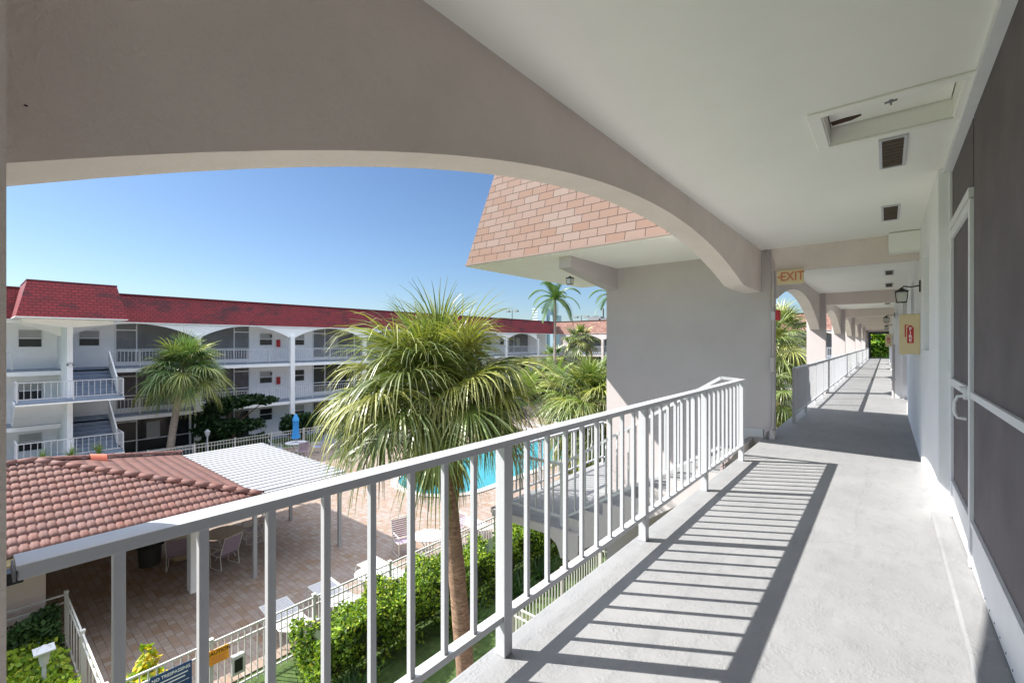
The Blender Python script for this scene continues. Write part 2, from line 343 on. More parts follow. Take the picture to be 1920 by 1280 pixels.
bp(arch_wall(.05, 7.19, None, 6.2), 'arch_wall', M['taupe'])
bp(arch_wall(7.39, 14.49, 8.4, None), 'arch_wall', M['taupe'])
bp(arch_wall(-7.1, -.15), 'arch_wall', M['taupe'])
for i in range(1, 6): bp(arch_wall(ycol[i]+.1, ycol[i+1]-.1), 'arch_wall', M['taupe'])
bp(MB().box(-1.3668, .0795, 1.817, -1.3655, .0850, 1.820), 'wall_chip', M['dark'])
bp(MB().box(-1.66, -.15, GZ, -1.23, .05, FZ), 'pilaster', M['taupe'])
for i in range(1, 7):
    y = ycol[i]; bp(MB().box(-1.66, y-.1, GZ, -1.235, y+.1, FZ), 'pilaster', M['pale'])
for i, y in enumerate(ycol): bp(MB().box(-1.24, y-.1, 2.33, .34, y+.1, FZ), 'cross_beam', M['taupe'])
bp(MB().box(-1.24, -7.5, 2.33, .34, -7.3, FZ), 'cross_beam', M['taupe'])
# right hand wall: solid backing, stucco with niche, recessed screens
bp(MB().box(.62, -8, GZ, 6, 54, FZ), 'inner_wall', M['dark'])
def wallseg(y0, y1, holes=()):
    mb = MB(); ys = y0
    for (a, b, z0, z1) in holes:
        mb.box(.30, ys, -.16, .62, a, FZ); mb.box(.30, a, -.16, .62, b, z0); mb.box(.30, a, z1, .62, b, FZ); ys = b
    mb.box(.30, ys, -.16, .62, y1, FZ); return mb
bp(wallseg(4.70, 11.35, [(5.61, 6.62, 1.26, 2.25), (8.6, 9.6, 1.26, 2.25)]), 'front_wall', M['white'], bevel=.006)
for y0 in (5.61, 8.6):
    wn = bp(MB().box(.40, y0, 1.26, .46, y0+1.0, 2.25), 'window', M['frame']); sub(MB().box(.39, y0+.07, 1.33, .398, y0+.93, 2.18), 'window_blind', M['curtain'], wn)
bp(MB().box(.262, -8, 0, .62, 4.70, .055), 'door_sill', M['floor'], bevel=.012)
def screen_bay(y0, y1, door, zc=FZ, near=False):
    """screen wall x=.38 between y0,y1 (y1 far), door=(a,b)"""
    post = sorted(set([y0, y1, door[0], door[1]]+([y0+(door[0]-y0)/2] if door[0]-y0 > 2.4 else [])))
    fr = MB()
    for y in post:
        if y in door: continue
        fr.box(.365, y-.018 if y != y0 else y, .055, .40, y+.018 if y != y1 else y-.0, zc-.035)
    fr.box(.33, y0, zc-.035, .42, y1, zc-.002)
    f = bp(fr, 'screen_frame', M['frame'], bevel=.002)
    for a, b in zip(post[:-1], post[1:]):
        if (a, b) == tuple(door):
            d = bp(MB().box(.372, a+.05, .075, .398, b-.05, .31), 'screen_door', M['frame'], bevel=.002)
            s_ = MB(); s_.box(.362, a+.004, .06, .402, a+.055, 2.15); s_.box(.362, b-.055, .06, .402, b-.004, 2.15); s_.box(.362, a+.055, 2.09, .402, b-.055, 2.15); s_.box(.362, a+.055, 1.02, .402, b-.055, 1.075); s_.box(.362, a+.055, .30, .402, b-.055, .335)
            sub(s_, 'door_frame', M['frame'], d, bevel=.003); sub(MB().box(.379, a+.055, .335, .391, b-.055, 2.09), 'door_screen', M['screen'], d)
            hd = MB(); hd.tube([(.362, a+.12, 1.02), (.325, a+.12, 1.015), (.312, a+.12, .98), (.312, a+.12, .92), (.325, a+.12, .89), (.362, a+.12, .885)], .009, 8); hd.box(.35, a+.09, 1.0, .366, a+.15, 1.06); hd.box(.335, a+.10, 1.045, .36, a+.2, 1.07)
            sub(hd, 'door_handle', M['frame'], d, smooth=False)
            t = MB(); t.box(.36, a+.018, 2.16, .404, b-.018, 2.215); sub(t, 'transom_bar', M['frame'], f); sub(MB().box(.379, a+.018, 2.215, .391, b-.018, zc-.035), 'transom_screen', M['screen'], f)
        else:
            sub(MB().box(.379, a+.018, .32, .391, b-.018, zc-.035), 'screen_panel', M['screen'], f)
            r_ = MB(); r_.box(.364, a+.018, 1.02, .401, b-.018, 1.055); r_.box(.364, a+.018, .30, .401, b-.018, .33); sub(r_, 'mid_rail', M['frame'], f)
            sub(MB().box(.372, a+.018, .062, .396, b-.018, .30), 'kick_plate', M['frame'], f)
screen_bay(-2.4, 4.70, (3.63, 4.66))
hg = MB()
for z in (.28, 1.12, 1.96): hg.box(.352, 4.652, z, .366, 4.668, z+.09)
bp(hg, 'hinge', M['frame'], bevel=.002); rv = MB()
for k in range(26): rv.lathe((0, 0, 0), [(.0, 0)], 3) if False else rv.box(.369, .4+k*.126, .287, .3722, .406+k*.126, .293).box(.369, .4+k*.126, .082, .3722, .406+k*.126, .088)
bp(rv, 'rivets', M['steel'])
screen_bay(11.35, 14.3, (11.45, 12.4))
for i in range(1, 6):
    y = ycol[i]; bp(MB().box(.16, y-.12, 0, .30, y+.12, 2.33), 'wall_pier', M['white'])
    bp(wallseg(y-.3, y+4.1, [(y+1.0, y+2.0, 1.26, 2.25)]), 'front_wall', M['white'])
    bp(MB().box(.262, y+4.1, 0, .62, y+7.0, .055), 'door_sill', M['floor'])
    screen_bay(y+4.1, y+7.0, (y+4.2, y+5.2))
# end of the gallery
bp(MB().box(-1.3, 53.6, 2.15, .4, 54, FZ).box(-1.35, 53.6, -.1, -1.12, 54, 2.15).box(.22, 53.6, 0, .45, 54, 2.15), 'end_frame', M['steel'])  # frame coloured dark to stand for its shade

# ---------- ceiling hatch (recessed) as a thing fixed in the ceiling
H = thing('ceiling_hatch', 'recessed white attic hatch with trim frame and key in the gallery ceiling', 'hatch', (0, 3.4, FZ))
m = MB()
m.prism([(hx0-.065, hy0-.06), (hx1+.058, hy0-.06), (hx1+.058, hy0+.0), (hx0-.065, hy0+.0)], 'z', FZ-.014, FZ-.001); m.prism([(hx0-.065, hy1), (hx1+.058, hy1), (hx1+.058, hy1+.055), (hx0-.065, hy1+.055)], 'z', FZ-.014, FZ-.001)
m.box(hx0-.065, hy0, FZ-.014, hx0, hy1, FZ-.001); m.box(hx1, hy0, FZ-.014, hx1+.058, hy1, FZ-.001); sub(m, 'trim_frame', M['ceil'], H, bevel=.004)
m = MB(); t_ = .006
m.box(hx0, hy0, FZ, hx0+t_, hy1, FZ+.15); m.box(hx1-t_, hy0, FZ, hx1, hy1, FZ+.15); m.box(hx0+t_, hy1-t_, FZ, hx1-t_, hy1, FZ+.15); m.box(hx0+t_, hy0, FZ, hx1-t_, hy0+t_, FZ+.15); sub(m, 'shaft', M['ceil'], H)
pn = sub(MB().box(hx0+.012, hy0+.012, FZ+.105, hx1-.012, hy1-.016, FZ+.12), 'panel', M['ceil'], H)
sub(MB().prism([(hx0+.014, 3.545), (hx0+.02, 3.60), (-.17, 3.585), (-.12, 3.55), (-.12, 3.535), (-.2, 3.53)], 'z', FZ+.100, FZ+.1048), 'rusty_gap', M['rust'], H)
sub(MB().box(hx0+.006, hy0+.006, FZ+.121, hx1-.006, hy1-.006, FZ+.15), 'backing', M['dark'], H)
m = MB(); m.tube([(.02, 3.33, FZ+.106), (.02, 3.33, FZ+.045)], [.008, .010], 8); m.tube([(-.008, 3.335, FZ+.05), (.048, 3.325, FZ+.05)], .006, 6); m.tube([(.02, 3.33, FZ+.045), (.02, 3.33, FZ+.03)], .005, 6); sub(m, 'key', M['steel'], H)
def vent(x0, x1, y0, y1, label):
    v = thing('ceiling_vent', label, 'vent', ((x0+x1)/2, (y0+y1)/2, FZ), group='vents in the gallery ceiling'); m = MB(); a = .018
    for q in ((x0, y0, x1, y0+a), (x0, y1-a, x1, y1), (x0, y0+a, x0+a, y1-a), (x1-a, y0+a, x1, y1-a)): m.box(q[0], q[1], FZ-.012, q[2], q[3], FZ-.001)
    sub(m, 'vent_frame', M['rail'], v, bevel=.002); sub(MB().box(x0+a, y0+a, FZ-.006, x1-a, y1-a, FZ-.001), 'vent_mesh', M['louver'], v)
    m = MB()
    for k in range(1, 9): yy = y0+a+(y1-y0-2*a)*k/9; m.box(x0+a, yy-.002, FZ-.009, x1-a, yy+.002, FZ-.0062)
    sub(m, 'vent_slats', M['louver'], v)
vent(-.04, .106, 3.76, 4.385, 'brown ceiling vent nearest the white attic hatch'); vent(-.04, .104, 5.61, 6.27, 'brown ceiling vent just before the first cross beam')
vent(-.03, .11, 10.6, 11.29, 'small dark ceiling vent just beyond the first cross beam'); vent(-.027, .12, 12.87, 13.72, 'small dark ceiling vent before the second cross beam'); vent(-.05, .1, 19.0, 19.7, 'tiny dark ceiling vent beyond the second cross beam')

# ================================================================== STAIR TOWER (facade-local: x along facade, y depth inward, z from ground)
LV = (0, 2.65, 5.35)
def steps_flight(x0, x1, ytop, z0, z1, run, n, name_par, mb_mat, tread_mat, parent, par_top=True):
    """flight rising from landing (y = ytop-run) z0 up to z1 at y=ytop"""
    dz = (z1-z0)/n; dy = run/(n-1); yb = ytop-run; pts = [(yb, z0)]
    y, z = yb, z0
    for k in range(n-1): z += dz; pts.append((y, z)); y += dy; pts.append((y, z))
    pts += [(ytop+.0, z1-.02), (ytop, z1-.30), (yb+.25, z0-.30+.05), (yb, z0-.16)]
    fl = MB().prism(pts, 'x', x0, x1).build('stair_flight', mb_mat, parent)
    t = MB(); y, z = yb, z0
    for k in range(n-1):
        z += dz; t.box(x0+.005, y-.006, z+.0, x1-.005, y+dy, z+.006); t.box(x0+.005, y-.006, z-dz+.006, x1-.005, y-.001, z)
        y += dy
    t.build('treads', tread_mat, fl); return fl
def rail_run(parent, p0, p1, zb0, zb1, h, post=1.4, bal=.155, mat=None, s=1.0, endposts=(1, 1), name='railing', bal_parts=True, sz=.02):
    """railing part(s) from p0 to p1 (2D), base heights zb0..zb1; returns part"""
    mat = mat or M['rail']; a = Vector((*p0, zb0)); b = Vector((*p1, zb1)); L = (Vector(p1)-Vector(p0)).length
    top = MB().beam(a+Vector((0, 0, h)), b+Vector((0, 0, h)), .05*s, .035*s).build(name, mat, parent)
    MB().beam(a+Vector((0, 0, .14)), b+Vector((0, 0, .14)), .03*s, .03*s).build('bottom_rail', mat, top)
    npst = max(1, round(L/post)); pm = None
    for k in range(npst+1):
        if (k == 0 and not endposts[0]) or (k == npst and not endposts[1]): continue
        q = a.lerp(b, k/npst)
        if pm is None: pm = MB().box(-.022*s, -.022*s, 0, .022*s, .022*s, h-.017*s).build('post', mat, top); pm.location = q
        else: inst(pm, top, q)
    nb = max(1, int(L/bal)); bm = None
    for k in range(1, nb):
        q = a.lerp(b, k/nb)
        if min(abs(k/nb*npst-round(k/nb*npst))*L/npst, 9) < .05: continue
        if bm is None: bm = MB().box(-sz*.5*s, -sz*.5*s, .155, sz*.5*s, sz*.5*s, h-.017*s).build('baluster', mat, top); bm.location = q
        else: inst(bm, top, q)
    return top
def tower(root, x0, wall, treadm, soffit, shingle, gz_floor=LV, opp=True):
    """stair tower on a facade; upper flights on +x side"""
    top = 8.0 if not opp else 7.83
    w_ = MB().box(x0-.1, -2.2, 0, x0+.1, 1.5 if opp else .35, top).build('stair_wall', wall, root)
    for z in (8.0-.02,) if not opp else (7.8,):
        pass
    # brackets
    for sgn in (-1, 1):
        MB().prism([(x0+sgn*.1, top-.40), (x0+sgn*.1, top), (x0+sgn*1.6, top), (x0+sgn*1.6, top-.20)], 'y', -2.2, -2.0).build('bracket', wall, root)
    # mansard roof
    hw, fy, zb, zt, ins = 1.87, -3.9, top, top+1.62, .36
    m = MB()
    def q(a, b, c, d, w0, w1, hh):
        m.face([a, b, c, d], uv=[(0, 0), (w0, 0), (w0-(w0-w1)/2, hh), ((w0-w1)/2, hh)])
    hh = math.hypot(1.62, ins)
    A, Bq, C, D = (x0-hw, 0, zb), (x0-hw, fy, zb), (x0+hw, fy, zb), (x0+hw, 0, zb)
    a, b, c, d = (x0-hw+ins, 0, zt), (x0-hw+ins, fy+ins, zt), (x0+hw-ins, fy+ins, zt), (x0+hw-ins, 0, zt)
    q(Bq, C, c, b, 2*hw, 2*hw-2*ins, hh); m.face([A, Bq, b, a], uv=[(0, 0), (-fy, 0), (-fy-ins, hh), (0, hh)]); m.face([C, D, d, c], uv=[(0, 0), (-fy, 0), (-fy, hh), (ins, hh)])
    rf = m.build('tower_roof', shingle, root)
    MB().box(x0-hw+ins+.012, fy+ins+.012, zt-.3, x0+hw-ins-.012, .3, zt+.0).build('roof_core', wall, rf)
    MB().box(x0-hw+ins-.02, fy+ins-.02, zt+.002, x0+hw-ins+.02, 0, zt+.05).build('roof_cap', M['white'] if not opp else shingle, rf)
    MB().box(x0-hw+.01, fy+.01, zb-.035, x0+hw-.01, -.002, zb-.002).build('soffit', soffit, rf)
    MB().box(x0-hw-.012, fy-.012, zb-.02, x0+hw+.012, fy+.008, zb+.01).box(x0-hw-.012, fy+.008, zb-.02, x0-hw+.008, -.01, zb+.01).box(x0+hw-.008, fy+.008, zb-.02, x0+hw+.012, -.01, zb+.01).build('drip_edge', M['drip'] if not opp else M['white'], rf)
    # two storeys of stairs
    ey = 0.12 if not opp else 0
    for zu, zl, zm in ((5.35, 2.65, 4.02), (2.65, 0, 1.33)):
        ld = MB().box(x0-1.86, -3.34, zm-.14, x0+1.84, -1.86, zm).build('stair_landing', wall, root, bevel=.01)
        MB().box(x0-1.865, -3.346, zm-.07, x0+1.845, -3.34, zm+.004).build('edge_paint', M['blue'] if opp else M['floor'], ld)
        MB().box(x0-1.85, -3.33, zm+.001, x0+1.83, -1.865, zm+.006).build('landing_paint', treadm, ld)
        steps_flight(x0+.1, x0+1.78, ey, zm, zu, 1.97+(ey), 8, None, wall, treadm, root)
        steps_flight(x0-1.78, x0-.1, ey, zm, zl+.0, 1.97+ey, 8, None, wall, treadm, root) if False else None
        # lower flight descends from landing to the floor below
        n = 8; dz = (zm-zl)/n; dy = 1.97/(n-1); y, z = -1.86, zm; pts = [(y, z-.16), (y, z)]
        for k in range(n-1): z -= dz; pts.append((y, z)); y += dy; pts.append((y, z))
        pts += [(y, z-.3), (-1.6, zm-.38)]
        fl = MB().prism(pts, 'x', x0-1.78, x0-.1).build('stair_flight', wall, root); t = MB(); y, z = -1.86, zm
        for k in range(n-1): z -= dz; t.box(x0-1.775, y+.002, z+.001, x0-.105, y+dy-.001, z+.007); y += dy
        t.build('treads', treadm, fl)
    return w_

# our tower: root rotated so local x = -Y, local y = +X
TW = thing('stair_tower', 'near stair tower with salmon shingle mansard roof and cream soffit', 'stair tower', (XO, 7.29, GZ), R(-90))
tower(TW, 0, M['pale'], M['floor'], M['ceil'], M['shingle'], opp=False)
# corridor-end of the stair wall (to x=-1.215) and header soffit panels
bp(MB().box(-1.235, 7.191, 0, -1.215, 7.389, 2.33), 'wall_end', M['pale'])
# haunch under the near edge of the landing
hp = [(-4.93, -1.40), (-4.48, -1.43), (-3.99, -1.44), (-3.79, -1.47), (-3.66, -1.55), (-3.61, -1.66), (-3.59, -1.73), (-3.41, -1.72), (-3.30, -1.60), (-3.30, -1.34), (-4.93, -1.34)]
MB().prism([(x-XO, z-GZ) for x, z in []] or [(x-XO, z-GZ) for x, z in hp], 'x', 1.842, 1.80) if False else None
m = MB().prism([(x-XO, z-GZ) for x, z in hp], 'x', 1.785, 1.862); m.build('landing_haunch', M['pale'], TW)
# skirt on the stair wall
m = MB().prism([(-3.42, -1.32), (-3.42, -1.20), (-1.55, .12), (-1.34, .12), (-1.34, .0), (-1.5, .0)], 'y', 7.165, 7.19); m.build('stair_skirt', M['rail'], TW, local=True).matrix_parent_inverse = Matrix.Identity(4)
sk = [o for o in TW.children if o.name.startswith('stair_skirt')][0]
for v in sk.data.vertices: x, y, z = v.co; v.co = (7.29-y, x-XO, z-GZ)
# landing + stair rails (thing of their own), world coordinates
LR = thing('stair_railing', 'white railing round the half landing below the gallery', 'railing', (-3.6, 5.55, -1.33))
def wl(p): return (p[0]+3.6, p[1]-5.55)
zl = .006
rail_run(LR, wl((-4.86, 5.52)), wl((-3.62, 5.52)), zl, zl, .90, 1.3)
rail_run(LR, wl((-4.86, 5.52)), wl((-4.86, 9.05)), zl, zl, .90, 1.2, endposts=(0, 1))
rail_run(LR, wl((-4.86, 9.05)), wl((-3.5, 9.05)), zl, zl, .90, 1.3, endposts=(0, 1))
rail_run(LR, wl((-3.58, 5.545)), wl((-1.47, 5.56)), zl-.0, 1.33, .93, 1.1, endposts=(0, 0))
MB().beam((2.13, 0.01, 2.26), (2.31, 0.045, 2.245), .035, .03).build('rail_return', M['rail'], LR)

# ================================================================== NEAR BALCONY RAILING
NR = thing('balcony_railing', 'white metal balustrade along the near gallery edge casting striped shadows', 'railing', (-1.267, 1.48, 0))
def cap_profile(w_, z0, z1, n=8):
    r = w_/2; return [(-r, z0), (r, z0)]+[(r*math.cos(math.pi*k/n), z0+.008+(z1-z0-.008)*math.sin(math.pi*k/n)) for k in range(n+1)]
prof = cap_profile(.074, .9125, .923)
tr = MB().prism([(x, z) for x, z in prof], 'y', .062-1.48, 5.64-1.48).build('top_rail', M['rail'], NR)
MB().box(-.032, .064-1.48, .890, .029, 5.635-1.48, .9122).build('rail_channel', M['rail'], tr, bevel=.002)
MB().box(-.034, .058-1.48, .892, .034, .0615-1.48, .912).build('end_cap', M['steel'], tr); MB().box(-.06, .05-1.48, .865, -.03, .075-1.48, .888).build('wall_bracket', M['black'], tr)
MB().box(-.024, .06-1.48, .150, .021, 5.6-1.48, .178).build('bottom_rail', M['rail'], NR, bevel=.003)
pm = bm = None
for y in (1.48, 2.935, 4.27, 5.61):
    if pm is None: pm = MB().box(-.026, -.026, 0, .026, .026, .8895).build('post', M['rail'], NR, bevel=.003); pm.location = (0, y-1.48, 0)
    else: inst(pm, NR, (0, y-1.48, 0))
ys = [.212, .367, .522, .677, .831, .986, .141+1, 1.295]+[1.48+.1615*k for k in range(1, 9)]+[2.935+.1485*k for k in range(1, 9)]+[4.27+.149*k for k in range(1, 9)]
for y in ys:
    if bm is None: bm = MB().box(-.0105, -.0105, .178, .0105, .0105, .8895).build('baluster', M['rail'], NR, bevel=.0015); bm.location = (0, y-1.48, 0)
    else: inst(bm, NR, (0, y-1.48, 0))
names = ['first', 'second', 'third', 'fourth', 'fifth', 'sixth']
for i in range(6):
    y0, y1 = ycol[i]+(1.55 if i == 0 else .0), ycol[i+1]
    r_ = thing('balcony_railing', '%s railing run beyond the exit sign, counted away along the gallery' % names[i], 'railing', (-1.19, y0, 0), group='railing runs further along the gallery')
    rail_run(r_, (0, 0), (0, y1-y0-.01), 0, 0, .90, 1.45)
er = thing('end_railing', 'railing coloured dark as a silhouette across the far end of the gallery', 'railing', (-1.1, 53.8, 0)); rail_run(er, (0, 0), (1.3, 0), 0, 0, .95, 1.3, .12, M['black'])  # railing coloured black, its backlit shade put into the material

# ================================================================== FITTINGS OF THE GALLERY
E_ = thing('exit_sign', 'faded cream exit sign with red letters hanging under the first cross beam', 'exit sign', (-1.007, 7.15, 2.13))
MB().box(-.156, -.02, 0, .156, .02, .195).build('sign_box', M['cream'], E_, bevel=.008)
text('lettering', 'EXIT', .165, M['exitred'], E_, (.025, -.0215, .099), (R(90), 0, 0), width=.82)
text('arrow', '<', .11, M['exitred'], E_, (-.125, -.0215, .095), (R(90), 0, 0), width=.8)
U_ = thing('utility_box', 'plain white electrical box on the first cross beam by the wall', 'electrical box', (.17, 7.1, 2.40)); MB().box(-.145, -.10, 0, .142, .088, .235).build('box_body', M['ceil'], U_, bevel=.006); MB().box(-.15, -.112, .012, .138, -.101, .225).build('box_cover', M['ceil'], U_, bevel=.004)
Cn = thing('conduit_pipe', 'painted conduit running down the stair wall corner beside the exit sign', 'pipe', (-1.2, 7.16, 0))
MB().tube([(-.095, 0, 2.635), (-.085, 0, 2.57), (-.03, 0, 2.47), (-.012, 0, 2.40), (-.012, 0, 1.1)], .013, 8).tube([(-.012, 0, 1.12), (-.012, 0, .16), (-.03, -.01, .125), (-.075, -.01, .11), (-.10, -.01, .09), (-.105, -.01, 0)], .014, 8).build('pipe', M['pale'], Cn, smooth=True)
MB().tube([(.005, 0, .9), (.006, 0, .45), (-.01, 0, .3), (.0, 0, .17)], .005, 6).build('cable', M['rail'], Cn, smooth=True)
MB().box(-.045, -.035, .93, .005, .03, 1.13).build('junction_box', M['pale'], Cn, bevel=.005); MB().box(-.05, -.045, 0, .012, .028, .12).build('junction_box', M['pale'], Cn, bevel=.005)
A_ = thing('fire_alarm', 'small red fire alarm strobe on a white box at the stair wall corner', 'fire alarm', (-1.16, 7.16, 1.64))
MB().box(-.075, -.04, .01, -.02, .03, .13).build('back_box', M['rail'], A_, bevel=.005); MB().box(-.02, -.045, 0, .035, .035, .145).build('strobe', M['red'], A_, bevel=.012)
def fire_cab(x, y, label):
    c = thing('fire_cabinet', label, 'fire cabinet', (x, y, 1.2)); MB().box(-.09, 0, 0, .09, .32, .47).build('cabinet_body', M['beige'], c, bevel=.006)
    MB().box(-.086, -.008, .006, .087, -.001, .464).build('cabinet_door', M['beige'], c, bevel=.003)
    s_ = MB().box(-.024, -.012, .13, .034, -.0085, .315).box(-.013, -.012, .317, .022, -.0085, .335).box(-.045, -.012, .2, -.034, -.0085, .345).box(-.045, -.012, .335, -.015, -.0085, .343).build('extinguisher_mark', M['red'], c, bevel=.002)
    for k, ch in enumerate('FIRE'): text('lettering', ch, .052, M['white2'], c, (.005, -.0125, .292-k*.043), (R(90), 0, 0), width=1.0)
    return c
fire_cab(.21, 7.02, 'beige fire cabinet with a red FIRE extinguisher mark on the right wall'); fire_cab(.06, 21.65, 'distant small fire cabinet far down the gallery wall')
def lantern(name, loc, label, s=1.0, arm=True, cat='wall lantern', grp='black lanterns on the gallery wall'):
    """black box lantern, arm reaching toward +x wall"""
    l = thing(name, label, cat, loc, group=grp); a, b, h_ = .052*s, .066*s, .12*s; m = MB(); t_ = .007*s
    cs = lambda k, r: [(-r, -r), (r, -r), (r, r), (-r, r)][k % 4]
    for k in range(4):
        p, q = cs(k, a*.85), cs(k, b*.85); m.beam((*p, 0), (*q, h_), t_, t_); p2, q2 = cs(k+1, a*.85), cs(k+1, b*.85); m.beam((*p, 0), (*p2, 0), t_, t_); m.beam((*q, h_), (*q2, h_), t_, t_)
    m.build('lantern_frame', M['black'], l); MB().prism([(-b*.9, -b*.9), (b*.9, -b*.9), (b*.9, b*.9), (-b*.9, b*.9)], 'z', h_+.003, h_+.012).tube([(0, 0, h_+.01), (0, 0, h_+.05*s)], [.05*s, .008*s], 8).build('lantern_cap', M['black'], l)
    MB().prism([(-a*.78, -a*.78), (a*.78, -a*.78), (a*.78, a*.78), (-a*.78, a*.78)], 'z', .004, h_-.004).build('lantern_glass', M['glassy'], l)
    if arm: MB().tube([(0, 0, h_+.045*s), (.02*s, 0, h_+.065*s), (.08*s, 0, h_+.05*s), (.15*s, 0, h_+.06*s)], .008*s, 6).box(.15*s, -.03*s, h_-.01*s, .162*s, .03*s, h_+.12*s).build('lantern_arm', M['black'], l)
    return l
lantern('wall_lantern', (.135, 6.9, 1.80), 'black box lantern on the right wall just above the fire cabinet')
lantern('wall_lantern', (.0, 14.4, 1.83), 'smaller black lantern on the wall pier further along the gallery'); lantern('wall_lantern', (.0, 21.9, 1.83), 'tiny black lantern near the far end of the gallery')
lantern('hanging_lantern', (-3.70, 5.86, 2.22), 'lantern hanging under the bracket of the stair tower soffit', .75, False, 'lantern', None)

cp = thing('conduit_pipe', 'thin vertical conduit on the wall pier beyond the fire cabinet', 'pipe', (.13, 14.36, 0)); MB().tube([(0, 0, 0), (0, 0, 1.3)], .028, 8).box(-.04, -.03, .42, .04, .03, .47).build('pipe', M['pale'], cp)
# ================================================================== FAR BUILDINGS
def unit(root, x0, x1, mir, fl, zh, wy=1.5):
    """front of one flat between x0,x1: window, screen door and screened porch (mir flips)"""
    z = LV[fl]; L = x1-x0
    def X(a): return x1-a if mir else x0+a
    def bx(a, b, y0, z0, y1, z1): q = MB(); q.box(min(X(a), X(b)), y0, z0, max(X(a), X(b)), y1, z1); return q
    # window
    a, b = .72, 1.62; w0, w1 = z+1.15, z+2.05
    fr = MB(); t = .045
    for q in ((a, b, w0, w0+t), (a, b, w1-t, w1), (a, b, (w0+w1)/2-.025, (w0+w1)/2+.025)): fr.box(min(X(a), X(b)), wy-.03, q[2], max(X(a), X(b)), wy-.004, q[3])
    for e in (a, b-t): fr.box(min(X(e), X(e+t)), wy-.026, w0+t, max(X(e), X(e+t)), wy-.005, w1-t)
    wn = fr.build('window', M['frame'], root); bx(a+t, b-t, wy-.016, w0+t, wy-.006, (w0+w1)/2-.025).build('pane', M['slatb'], wn)
    bx(a+t, b-t, wy-.014, (w0+w1)/2+.025, wy-.005, w1-t).build('blind', M['curtain'] if (int(x0)+fl) % 3 else M['slatb'], wn)
    # screened porch
    p0, p1 = 2.25, L-.04
    pc = bx(p0, p1, wy-.012, z+.25, wy-.004, z+zh).build('porch_screen', M['porch'] if fl == 2 else (M['screen'] if fl == 1 and int(x0) % 2 else M['slatb']), root)
    f = MB(); d1 = p0+.95
    for e in (p0, d1, L-.06): f.box(min(X(e), X(e+.06)), wy-.05, z+.02, max(X(e), X(e+.06)), wy-.013, z+zh)
    lo, hi = min(X(p0+.06), X(d1)), max(X(p0+.06), X(d1)); f.box(lo, wy-.045, z+2.05, hi, wy-.0135, z+2.12)
    lo, hi = min(X(p0+.06), X(L-.06)), max(X(p0+.06), X(L-.06)); f.box(lo, wy-.043, z+.92, hi, wy-.014, z+.98)
    f.build('porch_frame', M['frame'], pc); bx(p0+.06, L-.06, wy-.03, z+.01, wy-.0125, z+.25).build('kick_panel', M['frame'], pc)
    if (int(x0)+fl*2) % 3 == 0: bx(d1+.5, d1+1.15, wy-.02, z+.98, wy-.0125, z+1.95).build('curtain', M['curtain'], pc)
def gallery_block(name, label, loc, rz, cols, roofm, x_end, wallm, archskip=(), rails=(1, 2), towerx=None, units=True, x_start=None, floors=(0, 1, 2)):
    r = thing(name, label, 'building', loc, rz); xs = cols[0]-.15 if x_start is None else x_start
    for fl in (1, 2):
        s_ = MB().box(xs, 0.0, LV[fl]-.30, x_end, 1.5, LV[fl]-.006).build('gallery_slab', wallm, r); MB().box(xs+.01, -.004, LV[fl]-.085, x_end-.01, 1.49, LV[fl]).build('deck_paint', M['blue'], s_)
    MB().box(xs, 1.5, 0, x_end, 9, 7.9).build('wall', wallm, r); MB().box(xs, -.0, 7.87, x_end, 1.5, 7.98).build('gallery_ceiling', wallm, r)
    m = MB(); L = x_end-xs; hh = math.hypot(1.55, .35)
    m.face([(xs, -.06, 7.85), (x_end, -.06, 7.85), (x_end, .29, 9.4), (xs, .29, 9.4)], uv=[(0, 0), (L, 0), (L, hh), (0, hh)])
    m.face([(xs, -.06, 7.85), (xs, .29, 9.4), (xs, 9, 9.4), (xs, 9, 7.85)]); m.face([(x_end, -.06, 7.85), (x_end, .29, 9.4), (x_end, 9, 9.4), (x_end, 9, 7.85)])
    rf = m.build('mansard_roof', roofm, r); MB().box(xs, .22, 9.402, x_end, 9, 9.45).build('roof_cap', roofm, rf); MB().box(xs, -.06, 7.81, x_end, -.0, 7.849).build('fascia', wallm, rf)
    for i, x in enumerate(cols):
        if towerx is not None and abs(x-towerx) < .5: continue
        MB().box(x-.15, -.12, 0, x+.15, .16, 7.2).build('column', wallm, r)
    for i in range(len(cols)-1):
        a, b = cols[i]+.15, cols[i+1]-.15; P = arc(a, b, 7.03, 7.78, 20); m = MB()
        for y in (0.0, .2):
            for k in range(20): m.face([(P[k][0], y, P[k][1]), (P[k+1][0], y, P[k+1][1]), (P[k+1][0], y, 7.87), (P[k][0], y, 7.87)])
        for k in range(20): m.face([(P[k][0], 0, P[k][1]), (P[k+1][0], 0, P[k+1][1]), (P[k+1][0], .2, P[k+1][1]), (P[k][0], .2, P[k][1])])
        m.build('arch_wall', wallm, r); MB().box(cols[i]-.15, .0, 7.03, a, .2, 7.87).build('spandrel', wallm, r)
        for fl in rails:
            s0, s1 = a, b
            if towerx is not None:
                if abs(cols[i]-towerx) < .5: s0 = a+1.65
                if abs(cols[i+1]-towerx) < .5: s1 = b-1.65
            rail_run(r, (s0, .08), (s1, .08), LV[fl]-.0, LV[fl], .88, 1.5, .155, M['rail'], endposts=(0, 0), sz=.022)
        if units:
            for fl in floors: unit(r, cols[i]+.0, cols[i+1]+.0, i % 2 == 1, fl, 2.5 if fl == 2 else 2.33)
    return r
colsW = [3.3, 9.2, 14.95, 20.75, 26.6, 32.5, 38.5, 44.5]
OB = gallery_block('apartment_building', 'long white three storey gallery block with red tiled mansard roof across the court', (-32.7, 0, GZ), R(90), colsW, M['redtile'], 48.4, M['white'], towerx=3.3, x_start=-9, floors=(0, 1, 2))
